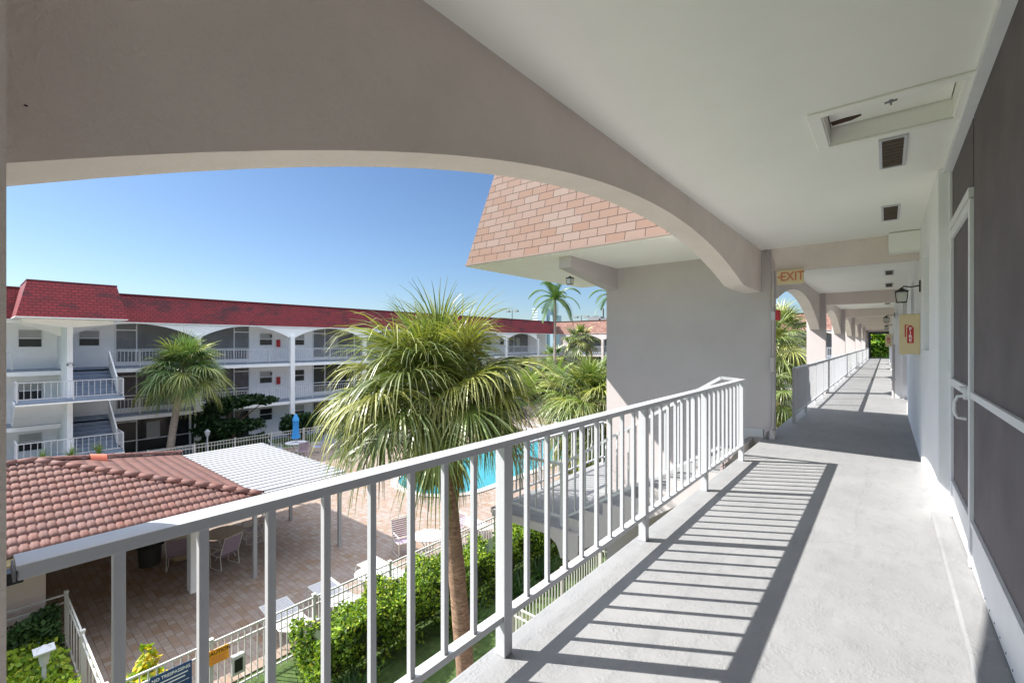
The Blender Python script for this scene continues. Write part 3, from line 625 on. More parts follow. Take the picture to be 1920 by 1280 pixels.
# left of the stair: one more arch + unit going out of view
P = arc(-2.6, 3.15, 7.03, 7.78, 20); m = MB()
for k in range(20):
    for y in (0., .2): m.face([(P[k][0], y, P[k][1]), (P[k+1][0], y, P[k+1][1]), (P[k+1][0], y, 7.87), (P[k][0], y, 7.87)])
    m.face([(P[k][0], 0, P[k][1]), (P[k+1][0], 0, P[k+1][1]), (P[k+1][0], .2, P[k+1][1]), (P[k][0], .2, P[k][1])])
m.build('arch_wall', M['white'], OB)
for fl in (1, 2): rail_run(OB, (-2.6, .08), (1.5, .08), LV[fl], LV[fl], .88, 1.5, .155, M['rail'], endposts=(0, 1), sz=.022)
for fl in (0, 1, 2):
    z = LV[fl]; wn = MB().box(1.77, 1.46, z+1.1, 2.66, 1.496, z+1.14).box(1.77, 1.46, z+2.0, 2.66, 1.496, z+2.04).box(1.77, 1.46, z+1.55, 2.66, 1.496, z+1.6).box(1.77, 1.46, z+1.14, 1.81, 1.496, z+2.0).box(2.62, 1.46, z+1.14, 2.66, 1.496, z+2.0).build('window', M['frame'], OB)
    MB().box(1.81, 1.48, z+1.14, 2.62, 1.498, z+1.55).build('pane', M['slatb'], wn); MB().box(1.81, 1.48, z+1.6, 2.62, 1.498, z+2.0).build('blind', M['curtain'], wn)
tower(OB, 3.3, M['white'], M['blue'], M['white'], M['redtile'], opp=True)
# opposite tower rails
for zm in (4.02, 1.33):
    rail_run(OB, (1.5, -3.28), (5.1, -3.28), zm+.006, zm+.006, .88, 1.75, .2); rail_run(OB, (5.1, -3.28), (5.1, -1.95), zm+.006, zm+.006, .88, 1.3, .2, endposts=(0, 1)); rail_run(OB, (1.5, -3.28), (1.5, -1.95), zm+.006, zm+.006, .88, 1.3, .2, endposts=(0, 1))
    MB().prism([(-1.86, zm+.15), (-1.86, zm+.92), (.12, zm+2.25), (.12, zm+1.35)], 'x', 5.06, 5.12).build('stair_parapet', M['white'], OB)
# court end wing with brown roof, facing -Y
colsN = [-32.0+5.9*i for i in range(6)]
WG = gallery_block('apartment_building', 'distant wing with weathered brown shingle roof closing the far end of the court', (0, 48.6, GZ), 0, colsN, M['farshingle'], -1.9, M['pale'], x_start=-33.0)
# flat roof parapet strip
def opp_world(x, y, z): return (-32.7-y, x, GZ+z)
for fl, lab in ((2, 'red extinguisher cabinet beside the column on the top gallery across the court'), (1, 'red extinguisher cabinet on the middle gallery across the court')):
    c = thing('extinguisher_cabinet', lab, 'fire cabinet', opp_world(14.62, 1.4, LV[fl]+1.05), R(90), 'red cabinets on the gallery wall across the court'); MB().box(-.12, -.02, 0, .12, .09, .52).build('cabinet_body', M['red'], c, bevel=.008); MB().box(-.09, -.028, .05, .09, -.021, .46).build('cabinet_door', M['red'], c, bevel=.004)
for fl, lab in ((2, 'dark wall lamp beside the red cabinet on the top gallery'), (1, 'dark wall lamp beside the red cabinet on the middle gallery'), (0, 'dark wall lamp on the ground floor wall behind the blue umbrella')):
    l = thing('wall_lamp', lab, 'wall lamp', opp_world(14.1, 1.4, LV[fl]+1.75), R(90), 'lamps on the gallery wall across the court'); MB().lathe((0, 0, 0), [(.05, 0), (.07, .12), (.02, .17)], 8).build('lamp_shade', M['black'], l); MB().box(-.02, 0, .12, .02, .09, .16).build('lamp_bracket', M['black'], l)
fl_ = thing('flood_light', 'twin white security light on the stair column across the court', 'security light', opp_world(3.3, -2.22, 5.55), R(90)); MB().box(-.06, -.05, .12, .06, 0, .2).build('light_base', M['rail'], fl_); MB().tube([(-.09, -.04, .14), (-.11, -.12, .06)], [.03, .05], 8).tube([(.09, -.04, .14), (.11, -.12, .06)], [.03, .05], 8).build('light_heads', M['steel'], fl_)
hz = thing('hose_hanger', 'coiled garden hose ring on the white ground floor wall', 'hose', opp_world(13.6, 1.44, .75), R(90)); MB().tube([(.22*math.cos(t*.5236), 0, .22*math.sin(t*.5236)) for t in range(13)], .012, 6, False).build('hose_coil', M['steel'], hz)

# ================================================================== PAVILION WITH TILE ROOF
PV = thing('pool_pavilion', 'open pool pavilion with brown terracotta barrel tile hip roof and white pillars', 'pavilion', (-16.2, 0, GZ))
ez, az_, ex0, ex1, ey1, ax = -2.70, -1.62, -19.72, -12.72, 4.96, -16.22; half = (ex1-ex0)/2; ay = 1.12
pit = (az_-ez)/half
def build_slope(kind):
    per = .1425; s0, s1 = (ey1-7.125, ey1) if kind == 'near' else (ex0, ex1); nb = 8; ns = int(round((s1-s0)/per))*nb; sl_ = half/math.cos(math.atan(pit)); ncr = 12; d_ = half/ncr
    V, Fq, Cc = [], [], []; kx = (ey1-ay)/half; run = half if kind == 'near' else ey1-ay; d_ = run/ncr; pt = (az_-ez)/run
    for c in range(ncr):
        t0, t1 = c*d_, (c+1)*d_; b0 = len(V)
        for t, lift in ((t0-.045, .018), (t0-.02, .056), (t0+d_*.5, .036), (t1-.01, .010)) if kind == 'near' else ((t0-.015, .024), (t0-.015, .034), (t0+d_*.5, .030), (t1-.01, .025)):
            tt = max(0, t)
            for k in range(ns+1):
                s_ = s0+(s1-s0)*k/ns; ph = ((s_-s0)/per) % 1.0; hgt = (.034 if kind == 'near' else .009)*min(1, 1.25*abs(math.sin(math.pi*ph))**.6)
                if lift in (.018, .024): hgt = max(0, hgt-.022)
                if kind == 'near': x, y = ex1-t, min(s_, ey1-tt*kx)
                else: x, y = min(max(s_, ex0+tt/kx), ex1-tt/kx), ey1-t
                V.append((x+16.2, y, ez+pt*t+hgt+lift-GZ)); rv = math.sin(int((s_-s0)/per+1e-6)*12.9898+c*78.233)*43758.5; rv -= math.floor(rv); q = .80+.40*rv
                col = (.105*q, .034*q, .021*q) if lift not in (.018, .024) else (.018, .010, .009); Cc.append(col)  # lower lip coloured near black for the shadow line under each course
        for row in range(3):
            for k in range(ns):
                i = b0+row*(ns+1)+k; ids = (i, i+1, i+ns+2, i+ns+1)
                if abs(V[ids[0]][0]-V[ids[1]][0])+abs(V[ids[0]][1]-V[ids[1]][1]) < 1e-4 and abs(V[ids[2]][0]-V[ids[3]][0])+abs(V[ids[2]][1]-V[ids[3]][1]) < 1e-4: continue
                Fq.append(ids)
    return npmesh('roof_tiles', V, Fq, Cc, M['tile'], PV, smooth=False)
build_slope('near'); build_slope('end')
m = MB(); q = lambda x, y, z: (x+16.2, y, z-GZ)
m.face([q(ex0, -7, ez), q(ex0, ey1, ez), q(ax, ay, az_), q(ax, -7, az_)]); m.face([q(ex1, -7, ez-.02), q(ex1, ey1, ez-.02), q(ax, ay, az_-.02), q(ax, -7, az_-.02)]); m.face([q(ex0, ey1, ez-.02), q(ex1, ey1, ez-.02), q(ax, ay, az_-.02)]); m.face([q(ex0, -7, ez-.03), q(ex1, -7, ez-.03), q(ex1, ey1, ez-.03), q(ex0, ey1, ez-.03)])
m.build('roof_deck', M['tan'], PV)
m = MB().box(ex0+16.2-.0, -7, ez-.16-GZ, ex1+16.2, ey1, ez-.035-GZ); m.build('fascia', M['tan'], PV)
def caps(a, b, name='ridge_cap'):
    a, b = Vector(a), Vector(b); L = (b-a).length; n = int(L/.33); mb = MB(); V, Fq, Cc = [], [], []; d = (b-a).normalized(); sd = d.cross(Vector((0, 0, 1))).normalized(); up = sd.cross(d)
    for k in range(n):
        rv = random.uniform(.8, 1.2); p0 = a+d*(k*L/n); p1 = a+d*((k+1)*L/n+.04); b0 = len(V)
        for p, r in ((p0, .075), (p0, .098), (p1, .115), (p1, .088)):
            for j in range(9): t = math.pi*j/8; V.append(tuple(p+sd*(r*math.cos(t))+up*(r*.85*math.sin(t)))); Cc.append((.13*rv, .042*rv, .028*rv))
        for row in range(3):
            for j in range(8): i = b0+row*9+j; Fq.append((i, i+1, i+10, i+9))
    return npmesh(name, V, Fq, Cc, M['tile'], PV, smooth=False)
caps(q(ax, ay, az_+.04), q(ex1+.03, ey1+.03, ez+.06)); caps(q(ax, ay, az_+.04), q(ex0, ey1+.02, ez+.06)); caps(q(ax, -7, az_+.05), q(ax, ay, az_+.05))
v_ = MB(); 
for k in range(9):
    t0, t1 = math.pi*k/9, math.pi*(k+1)/9
    f0, f1 = [(-17.15+.19*math.cos(t), 2.6, -2.02+.19*math.sin(t)) for t in (t0, t1)]; g0, g1 = [(-17.15+.19*math.cos(t), 2.25, -1.95+.19*math.sin(t)) for t in (t0, t1)]
    v_.face([q(*f0), q(*f1), q(*g1), q(*g0)]); v_.face([q(*f0), q(*f1), q(-17.15, 2.5, -2.05)])
v_.build('clay_vent', plain("orange clay", (.52, .13, .07), .7), PV)
for x, y, s_ in ((-14.45, 4.02, .16), (-18.9, 4.02, .16), (-14.45, 1.0, .16)): MB().box(x-s_+16.2, y-s_, 0, x+s_+16.2, y+s_, 2.71).build('pillar', M['white'], PV)
MB().box(-19.4+16.2, -7, 0, -14.2+16.2, .55, 2.70).build('wall', M['white'], PV); MB().box(-14.198+16.2, -1.2, 0, -14.15+16.2, -.2, 2.1).build('door', M['frame'], PV)
MB().box(-19.5+16.2, .55, 0, -19.35+16.2, 4.2, 2.6).build('wall', M['white'], PV)
MB().box(-14.8+16.2, .55, 0, -14.2+16.2, 1.15, 2.70).build('wall', paint("painted block wall", (.62, .52, .48), .9, .06, 4, 6, .4, .01), PV)
# white corrugated patio cover
PC = thing('patio_cover', 'flat white corrugated metal patio cover on white posts beside the tiled roof', 'canopy', (-17, 6.5, GZ))
m = MB(); per = .34; nx = int(7.0/per)
for k in range(nx):
    x0 = -20.6+k*per; prof = [(0, 0), (.23, 0), (.245, .035), (.31, .035), (.325, 0), (.34, 0)]
    for (a, za), (b, zb) in zip(prof[:-1], prof[1:]): m.face([(x0+a+17, 4.75-6.5, -2.93+za-GZ), (x0+b+17, 4.75-6.5, -2.93+zb-GZ), (x0+b+17, 8.12-6.5, -2.93+zb-GZ), (x0+a+17, 8.12-6.5, -2.93+za-GZ)])
m.build('roof_panel', M['metalroof'], PC)
m = MB().box(-20.6+17, 7.95-6.5, -3.08-GZ, -13.7+17, 8.03-6.5, -2.94-GZ).box(-13.78+17, 4.75-6.5, -3.08-GZ, -13.7+17, 7.95-6.5, -2.94-GZ).box(-20.6+17, 4.75-6.5, -3.08-GZ, -20.52+17, 7.95-6.5, -2.94-GZ); m.build('gutter_beam', M['metalroof'], PC)
p0 = None
for x, y in ((-13.9, 7.9), (-17.4, 7.9), (-20.4, 7.9), (-13.9, 5.3)):
    if p0 is None: p0 = MB().box(-.05, -.05, 0, .05, .05, 2.26).build('post', M['metalroof'], PC); p0.location = (x+17, y-6.5, 0)
    else: inst(p0, PC, (x+17, y-6.5, 0))

# ================================================================== FENCES
def fence(name, label, pts, group=None, h=1.15, posts=1.95, zbase=GZ, bal=.115, capped=True):
    f = thing(name, label, 'fence', (pts[0][0], pts[0][1], zbase), group=group); o0 = Vector((*pts[0], 0)); pst = pk = None; m = MB(); cnt = 0; L_tot = 0
    for a, b in zip(pts[:-1], pts[1:]):
        a3, b3 = Vector((*a, 0))-o0, Vector((*b, 0))-o0; L = (b3-a3).length
        for z in (h, h-.17, .12): m.beam(a3+Vector((0, 0, z)), b3+Vector((0, 0, z)), .028, .032)
        n = max(1, round(L/posts))
        for k in range(n+1):
            if k == 0 and a != pts[0]: continue
            qv = a3.lerp(b3, k/n)
            if pst is None: pst = MB().box(-.032, -.032, 0, .032, .032, h+.05).prism([(-.04, -.04), (.04, -.04), (.04, .04), (-.04, .04)], 'z', h+.05, h+.075).build('post', M['railw'], f); pst.location = qv
            else: inst(pst, f, qv)
        nb = int(L/bal); mm = MB()
        for k in range(1, nb):
            qv = a3.lerp(b3, k/nb)
            if cnt < 97:
                if pk is None: pk = MB().box(-.009, -.009, .04, .009, .009, h-.01).build('picket', M['railw'], f); pk.location = qv
                else: inst(pk, f, qv)
                cnt += 1
            else: mm.box(qv.x-.009, qv.y-.009, .04, qv.x+.009, qv.y+.009, h-.01)
        if mm.v: o = mm.build('pickets', M['railw'], f); o['kind'] = 'stuff'
    m.build('rails', M['railw'], f); return f
fence('pool_fence', 'cream picket fence between the pool deck and the clipped hedge', [(-9.62, -1.0), (-9.62, 12.7)])
fence('pool_fence', 'white picket fence along the far side of the pool deck before the red roofed block', [(-29.0, -2), (-29.0, 30)], bal=.15)
fence('pool_fence', 'white corner fence around the bright green shrubs beside the pavilion', [(-13.95, -2.5), (-13.95, 1.45), (-9.66, 1.45)], bal=.35, posts=2.1)
fence('pool_fence', 'white picket fence at the far end of the pool beside the drooping palm', [(-24, 33.5), (-6, 33.5)], bal=.2)
fence('garden_fence', 'low white picket enclosure on the lawn below the gallery', [(-3.9, 6.9), (-5.7, 6.9), (-5.7, 10.5), (-3.9, 10.5)], h=1.5)
# signs
sg = thing('caution_sign', 'orange caution sign wired to the pool fence', 'sign', (-9.56, 3.02, GZ+.76), R(90)); MB().box(-.17, -.004, 0, .17, .004, .27).build('panel', M['orange'], sg)
text('lettering', 'CAUTION', .088, M['black'], sg, (0, -.0055, .205), (R(90), 0, 0)); MB().box(-.14, -.0062, .12, .14, -.0042, .135).box(-.10, -.0062, .075, .10, -.0042, .088).box(-.12, -.0062, .035, .12, -.0042, .05).build('small_print', M['exitred'], sg)
sg = thing('warning_sign', 'navy blue no trespassing sign on the pool fence', 'sign', (-9.56, 2.3, GZ+.52), R(90)); MB().box(-.30, -.004, 0, .30, .004, .52).build('panel', M['navy'], sg)
text('lettering', 'NO TRESPASSING', .078, M['white2'], sg, (0, -.0055, .44), (R(90), 0, 0), width=.9); MB().box(-.24, -.0062, .35, .24, -.0042, .37).box(-.2, -.0062, .29, .2, -.0042, .31).box(-.26, -.0062, .22, .26, -.0042, .228).box(-.2, -.0062, .14, .2, -.0042, .16).box(-.22, -.0062, .07, .22, -.0042, .09).build('small_print', M['white2'], sg)
kb = thing('keypad_box', 'grey gate keypad box on the pool fence post', 'keypad', (-9.5, 3.32, GZ+.42)); MB().box(-.05, -.11, 0, .05, .11, .36).build('box_body', M['railw'], kb, bevel=.01); MB().box(.051, -.07, .06, .056, .07, .30).build('keypad_face', M['black'], kb)

# ================================================================== FURNITURE
def strap_chair(loc, rz, label, mat, grp):
    c = thing('strap_chair', label, 'chair', loc, rz, grp); m = MB()
    for s_ in (-.27, .27):
        m.tube([(s_, -.27, .62), (s_, -.25, .03), (s_, -.2, .012), (s_, .2, .012), (s_, .26, .03), (s_, .20, .42), (s_, .26, .62)], .014, 6); m.tube([(s_, -.28, .62), (s_, .27, .63)], .015, 6); m.tube([(s_, .2, .40), (s_, .42, .98)], .014, 6); m.tube([(s_, -.25, .42), (s_, .22, .39)], .013, 6)
    m.tube([(-.27, .42, .98), (-.2, .44, 1.0), (.2, .44, 1.0), (.27, .42, .98)], .014, 6); m.tube([(-.27, -.25, .42), (.27, -.25, .42)], .013, 6); m.build('frame', M['railw'], c)
    m = MB()
    for k in range(8): y = -.22+k*.056; m.box(-.27, y, .412-.03*k/7, .27, y+.042, .418-.03*k/7)
    m.build('seat', mat, c); m = MB()
    for k in range(9): z = .45+k*.058; y = .2+(z-.40)*.38; m.box(-.27, y, z, .27, y+.006, z+.043)
    m.build('backrest', mat, c); return c
def round_table(loc, label, top, r=.55):
    t = thing('round_table', label, 'table', loc); MB().lathe((0, 0, 0), [(r-.02, .70), (r, .705), (r, .73), (r-.02, .735)], 28).build('table_top', top, t)
    m = MB()
    for k in range(4): a = k*math.pi/2+.6; m.tube([(.38*math.cos(a), .38*math.sin(a), 0), (.12*math.cos(a), .12*math.sin(a), .35), (.34*math.cos(a), .34*math.sin(a), .70)], .016, 6)
    m.build('table_base', M['railw'], t); return t
def chaise(loc, rz, label):
    c = thing('chaise_longue', label, 'chaise longue', loc, rz, 'white strap loungers by the pool fence'); m = MB()
    for s_ in (-.31, .31):
        m.tube([(s_, -.92, .012), (s_, -.95, .30), (s_, -.88, .40), (s_, .35, .36), (s_, 1.0, .62)], .016, 6); m.tube([(s_, .45, .012), (s_, .40, .36)], .016, 6)
    m.tube([(-.31, -.92, .012), (.31, -.92, .012)], .014, 6); m.tube([(-.31, 1.0, .62), (.31, 1.0, .62)], .014, 6); m.tube([(-.31, -.9, .385), (.31, -.9, .385)], .014, 6); m.build('frame', M['railw'], c); m = MB()
    for k in range(18): y = -.86+k*.066; m.box(-.31, y, .403-.03*k/18, .31, y+.048, .408-.03*k/18)
    m.build('seat_straps', M['strapw'], c); m = MB()
    for k in range(9): y = .38+k*.068; z = .375+(y-.35)*.4; m.box(-.31, y, z, .31, y+.05, z+.006)
    m.build('back_straps', M['strapw'], c); return c
round_table((-16.1, 5.25, GZ), 'speckled round table under the edge of the pavilion roof', M['tabletop'])
strap_chair((-15.3, 5.0, GZ), R(-75), 'mauve strap chair at the near side of the speckled round table', M['strap'], 'mauve strap chairs at the round tables'); strap_chair((-16.5, 6.25, GZ), R(-10), 'mauve strap chair at the right side of the speckled round table', M['strap'], 'mauve strap chairs at the round tables')
strap_chair((-16.3, 4.1, GZ), R(-110), 'mauve strap chair next to the black bin', M['strap'], 'mauve strap chairs at the round tables')
round_table((-10.95, 9.2, GZ), 'sunlit white round table behind the tall palm trunk', M['strapw'], .48)
strap_chair((-11.85, 8.95, GZ), R(75), 'sunlit mauve strap chair left of the white round table', M['strap'], 'mauve strap chairs at the round tables'); strap_chair((-11.0, 10.2, GZ), R(-5), 'mauve strap chair right of the white round table behind the palm trunk', M['strap'], 'mauve strap chairs at the round tables')
round_table((-10.35, 6.7, GZ), 'small white side table between two loungers', M['strapw'], .36)
for i, (x, y) in enumerate(((-10.62, 4.75), (-10.62, 5.95), (-10.7, 7.45), (-10.9, 11.4))): chaise((x, y, GZ), R(-93+i*2), ['lounger nearest the orange caution sign', 'lounger between the small side table and the one nearest the caution sign', 'lounger just beyond the small white side table', 'sunlit lounger beyond the white round table'][i])
tb = thing('trash_bin', 'black trash bin with a bag liner under the pavilion', 'bin', (-17.2, 3.6, GZ)); MB().lathe((0, 0, 0), [(.27, 0), (.31, .75)], 20).build('bin_body', metal("dark bin", (.06, .065, .07), .6), tb); MB().lathe((0, 0, 0), [(.315, .55), (.36, .58), (.35, .80), (.33, .84), (.2, .80)], 20, .05).build('bag_liner', M['black'], tb)
cc = thing('round_planter', 'tan round column drum beside the black bin', 'column', (-17.0, 4.35, GZ)); MB().lathe((0, 0, 0), [(.30, 0), (.30, 1.0), (.27, 1.05)], 20).build('drum', M['tan'], cc)
# umbrella
um = thing('closed_umbrella', 'closed bright blue pool umbrella standing in a table', 'umbrella', (-27.3, 12.7, GZ)); MB().tube([(0, 0, 0), (0, 0, 2.45)], .022, 8).build('pole', M['railw'], um)
MB().lathe((0, 0, 0), [(.13, .95), (.25, 1.0), (.20, 1.25), (.16, 1.7), (.17, 1.95), (.10, 2.2), (.03, 2.42)], 20, -.28).build('canopy', M['blueumb'], um); MB().lathe((0, 0, 0), [(.2, 2.02), (.17, 2.15), (.05, 2.44)], 12, -.1).build('vent_flap', M['blueumb'], um)
round_table((-27.3, 12.7, GZ), 'white round table holding the closed blue umbrella', M['strapw'], .6)
for i, (x, y, rz, mt, lab) in enumerate(((-26.7, 13.7, -20, 'strapb', 'blue strap chair right of the umbrella table'), (-28.0, 11.9, 160, 'strapb', 'blue strap chair left of the umbrella table near the patio cover'), (-26.3, 12.6, -100, 'strap', 'mauve chair in front of the umbrella table'), (-27.0, 14.9, -150, 'strapb', 'reclined blue strap chair farthest right of the umbrella table'))): strap_chair((x, y, GZ), R(rz), lab, M[mt], 'chairs by the blue umbrella')
for i, (x, y) in enumerate(((-20.4, 26.5), (-20.6, 28.2), (-20.5, 24.9))):
    c = chaise((x, y, GZ), R(85), ['lounger at the middle of the far pool edge', 'lounger farthest along the far pool edge', 'lounger nearest along the far pool edge'][i]); c['group'] = 'loungers on the far pool edge'
# lamp post in the shrubs
lp = thing('garden_lantern', 'white lantern post rising from the bright green shrubs', 'lantern', (-11.6, .92, GZ)); MB().tube([(0, 0, 0), (0, 0, .95)], .03, 8).build('pole', M['rail'], lp)
MB().lathe((0, 0, 0), [(.06, .95), (.10, 1.2)], 6).build('lantern_glass', M['strapw'], lp); MB().prism([(-.14, -.14), (.14, -.14), (.14, .14), (-.14, .14)], 'z', 1.2, 1.225).lathe((0, 0, 0), [(.11, 1.226), (.03, 1.29)], 6).build('lantern_cap', M['rail'], lp)
lp = thing('garden_lantern', 'small white lantern post by the fence behind the patio cover', 'lantern', (-30.3, 9.0, GZ)); MB().tube([(0, 0, 0), (0, 0, 1.3)], .04, 8).build('pole', M['rail'], lp); MB().lathe((0, 0, 0), [(.08, 1.3), (.15, 1.55), (.17, 1.56), (.03, 1.7)], 6).build('lantern_head', M['strapw'], lp)

# ================================================================== PLANTS
def nrm(a): return a/np.maximum(1e-9, np.linalg.norm(a, axis=-1, keepdims=True))
def leaf_cloud(name, parent, cent, size, cols, mat, up=.6, elong=1.7):
    n = len(cent); nr = nrm(rng.normal(size=(n, 3))+np.array([0, 0, up])); tdir = nrm(np.cross(nr, rng.normal(size=(n, 3)))); bt = np.cross(nr, tdir)
    s_ = size*rng.uniform(.6, 1.25, (n, 1)); L, W = s_*elong*.5, s_*.5
    V = np.stack([cent-tdir*L, cent+bt*W-tdir*L*.1, cent+tdir*L+nr*W*-.4, cent-bt*W-tdir*L*.1], 1).reshape(-1, 3); F = np.arange(n*4).reshape(n, 4); C4 = np.repeat(cols, 4, 0)
    return npmesh(name, V, F, C4, mat, parent)
def mixcols(n, pal, wts, jit=.18):
    pal = np.array(pal); idx = rng.choice(len(pal), n, p=np.array(wts)/sum(wts)); return np.clip(pal[idx]*rng.uniform(1-jit, 1+jit, (n, 1)), 0, 1)
GREEN = [(.20, .31, .035), (.30, .42, .04), (.11, .20, .03), (.42, .45, .06), (.05, .09, .02)]
def hedge_box(name, label, x0, x1, y0, y1, z0, z1, n, size, pal=GREEN, wts=(4, 3, 4, 1.5, 2), cat='hedge', mat='leaf', wob=.16, core=True):
    t = thing(name, label, cat, ((x0+x1)/2, (y0+y1)/2, z0)); cx, cy = (x0+x1)/2, (y0+y1)/2; w_, l_, h_ = (x1-x0), (y1-y0), (z1-z0)
    u = rng.uniform(-.5, .5, (n, 3)); f = rng.integers(0, 10, n)
    u[:, 2] = np.where(f < 5, .5, u[:, 2]); u[:, 0] = np.where((f == 5) | (f == 6) | (f == 7), .5, u[:, 0]); u[:, 0] = np.where(f == 8, -.5, u[:, 0]); u[:, 1] = np.where(f == 9, np.sign(u[:, 1])*.5, u[:, 1])
    p = u*np.array([w_, l_, h_]); p[:, 2] += h_/2
    wv = np.sin(p[:, 1]*2.7+p[:, 0]*3.1)*np.sin(p[:, 1]*1.3-p[:, 2]*2.3+p[:, 0]*1.7)+.6*np.sin(p[:, 1]*6.1+p[:, 0]*4.3+p[:, 2]*5); sgn = nrm(u*np.array([1, .4, 1])); p += sgn*(wv[:, None]*wob*.8+rng.normal(size=(n, 1))*.055); p -= sgn*np.abs(rng.normal(size=(n, 1)))*.10
    p[:, 2] = np.maximum(p[:, 2], .03)
    keep = rng.uniform(size=n) < np.clip(.35+p[:, 2]/h_*1.1, 0, 1); p = p[keep]
    leaf_cloud('foliage', t, p, size, mixcols(len(p), pal, wts), M[mat])
    if core: MB().box(-w_/2+.16, -l_/2+.15, h_*.3, w_/2-.18, l_/2-.15, h_-.16).build('shade_core', plain("deep hedge shade", (.02, .035, .01), .9), t)  # solid box coloured near black for the shade between the leaves
    m = MB()
    for k in range(int(l_*3.2)):
        yy = -l_/2+.2+(l_-.4)*random.random(); xx = random.uniform(-w_*.3, w_*.42); m.tube([(xx*.6, yy, 0), (xx, yy+random.uniform(-.12, .12), h_*.4), (xx*1.1, yy+random.uniform(-.2, .2), h_*.8)], [.018, .013, .006], 5)
    o = m.build('twigs', M['wood'], t); o['kind'] = 'stuff'; return t
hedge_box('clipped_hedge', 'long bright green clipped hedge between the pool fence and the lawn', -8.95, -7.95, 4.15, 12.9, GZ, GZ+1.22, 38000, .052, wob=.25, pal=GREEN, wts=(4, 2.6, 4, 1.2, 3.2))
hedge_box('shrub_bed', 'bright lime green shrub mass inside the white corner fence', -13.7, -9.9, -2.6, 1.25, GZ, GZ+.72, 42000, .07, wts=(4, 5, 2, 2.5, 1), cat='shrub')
hedge_box('shade_coloured_shrub', 'shrub back coloured dark for its shade along the pavilion side of the white corner fence', -13.85, -13.0, -2.4, 1.3, GZ, GZ+.98, 9000, .07, pal=[(.03, .07, .02), (.05, .10, .03)], wts=(1, 1), cat='shrub', mat='darkleaf')  # separate dark-coloured leaves put in for the shaded part of the shrub mass
def clump_tree(name, label, loc, blobs, n, size, pal, wts, trunk, cat='tree', mat='leaf', group=None):
    """blobs: (x,y,z,rx,ry,rz) relative to loc"""
    t = thing(name, label, cat, loc, group=group); vol = np.array([b[3]*b[4]*b[5] for b in blobs])**.8; cnt = (vol/vol.sum()*n).astype(int); pts = []
    for b, c in zip(blobs, cnt):
        d = nrm(rng.normal(size=(c, 3))); rr = rng.uniform(.45, 1, (c, 1))**.5; wv = 1+.22*np.sin(d[:, :1]*5+b[0]*9)*np.sin(d[:, 1:2]*6+b[2]*7)+.12*np.sin(d[:, 2:]*11)
        pts.append(np.array(b[:3])+d*rr*wv*np.array(b[3:]))
    p = np.concatenate(pts); leaf_cloud('crown', t, p, size, mixcols(len(p), pal, wts), M[mat]); m = MB()
    m.tube([(0, 0, 0), (trunk*.4, .05, blobs[0][2]*.5), (blobs[0][0]*.5, blobs[0][1]*.5, blobs[0][2])], [trunk, trunk*.75, trunk*.4], 8)
    for b in blobs: m.tube([(0, 0, min(.5*b[2], b[2])), (b[0]*.6, b[1]*.6, b[2]*.8), (b[0], b[1], b[2])], [trunk*.5, trunk*.35, trunk*.12], 5)
    m.build('trunk', M['wood'], t); return t
# yellow shrub right of the corner fence
clump_tree('croton_shrub', 'yellow and green leafy shrub at the fence corner on the pavers', (-9.95, 1.95, GZ), [(0, 0, .75, .32, .3, .3), (-.25, .15, .45, .3, .3, .25), (.0, .1, 1.15, .12, .12, .3), (.2, -.1, .35, .3, .25, .25)], 900, .10, [(.55, .42, .02), (.20, .30, .03), (.35, .38, .03)], (3, 3, 2), .02, 'shrub')
DARK = [(.012, .035, .012), (.02, .05, .016), (.035, .07, .02)]
clump_tree('sea_grape_tree', 'dark spreading tree in front of the white galleries', (-31.3, 10.6, GZ), [(0, -.5, 2.9, .7, 1.0, .5), (.1, .9, 3.1, .6, 1.1, .32), (0, 2.0, 2.95, .45, .7, .25), (0, -.8, 1.5, .8, 1.1, .6), (0, .7, 1.5, .7, 1.2, .4), (0, -1.4, 2.2, .5, .6, .45)], 6500, .15, DARK, (3, 3, 1), .10, mat='darkleaf')
clump_tree('dark_shrub', 'dark rounded shrub behind the blue umbrella', (-31.0, 14.6, GZ), [(0, 0, 1.1, .8, .95, .75), (0, .6, 1.3, .6, .7, .55), (0, -.6, 1.2, .6, .6, .55)], 5000, .14, DARK, (3, 3, 1), .06, 'shrub', mat='darkleaf')
for i, (y0, y1, lab) in enumerate(((-1, 3.2, 'low hedge under the stair tower across the court'), (8.9, 12.6, 'low green hedge at the foot of the palm across the court'), (16.5, 24, 'low hedge behind the far pool fence'))): hedge_box('low_hedge', lab, -31.9, -30.6, y0, y1, GZ, GZ+.75, 2600, .15, pal=[(.03, .07, .02), (.06, .12, .03), (.02, .045, .015)], wts=(1, 1, 1), mat='darkleaf')
for i, (x, y) in enumerate(((-28.2, 2.2), (-28.3, 3.1), (-28.2, 4.0))):
    t = thing('spiky_plant', ['spiky plant left of the others above the tiled ridge', 'middle spiky plant above the tiled ridge', 'right spiky plant above the tiled ridge'][i], 'plant', (x, y, GZ), group='spiky plants behind the tiled ridge'); V, F, C = [], [], []
    for k in range(70):
        a, e = random.uniform(0, 6.28), random.uniform(.2, 1.4); L = random.uniform(.4, .6); d = np.array([math.cos(a)*math.cos(e), math.sin(a)*math.cos(e), math.sin(e)]); s_ = np.array([-math.sin(a), math.cos(a), 0])*.02; b = np.array([0, 0, 1.35+random.uniform(0, .35)]); i0 = len(V); V += [b-s_, b+s_, b+d*L+s_*.2, b+d*L-s_*.2]; F.append((i0, i0+1, i0+2, i0+3)); C += [(.16, .24, .05)]*4
    npmesh('leaves', V, F, C, M['frond'], t); MB().tube([(0, 0, 0), (0, 0, 1.6)], .03, 6).build('stem', M['wood'], t)
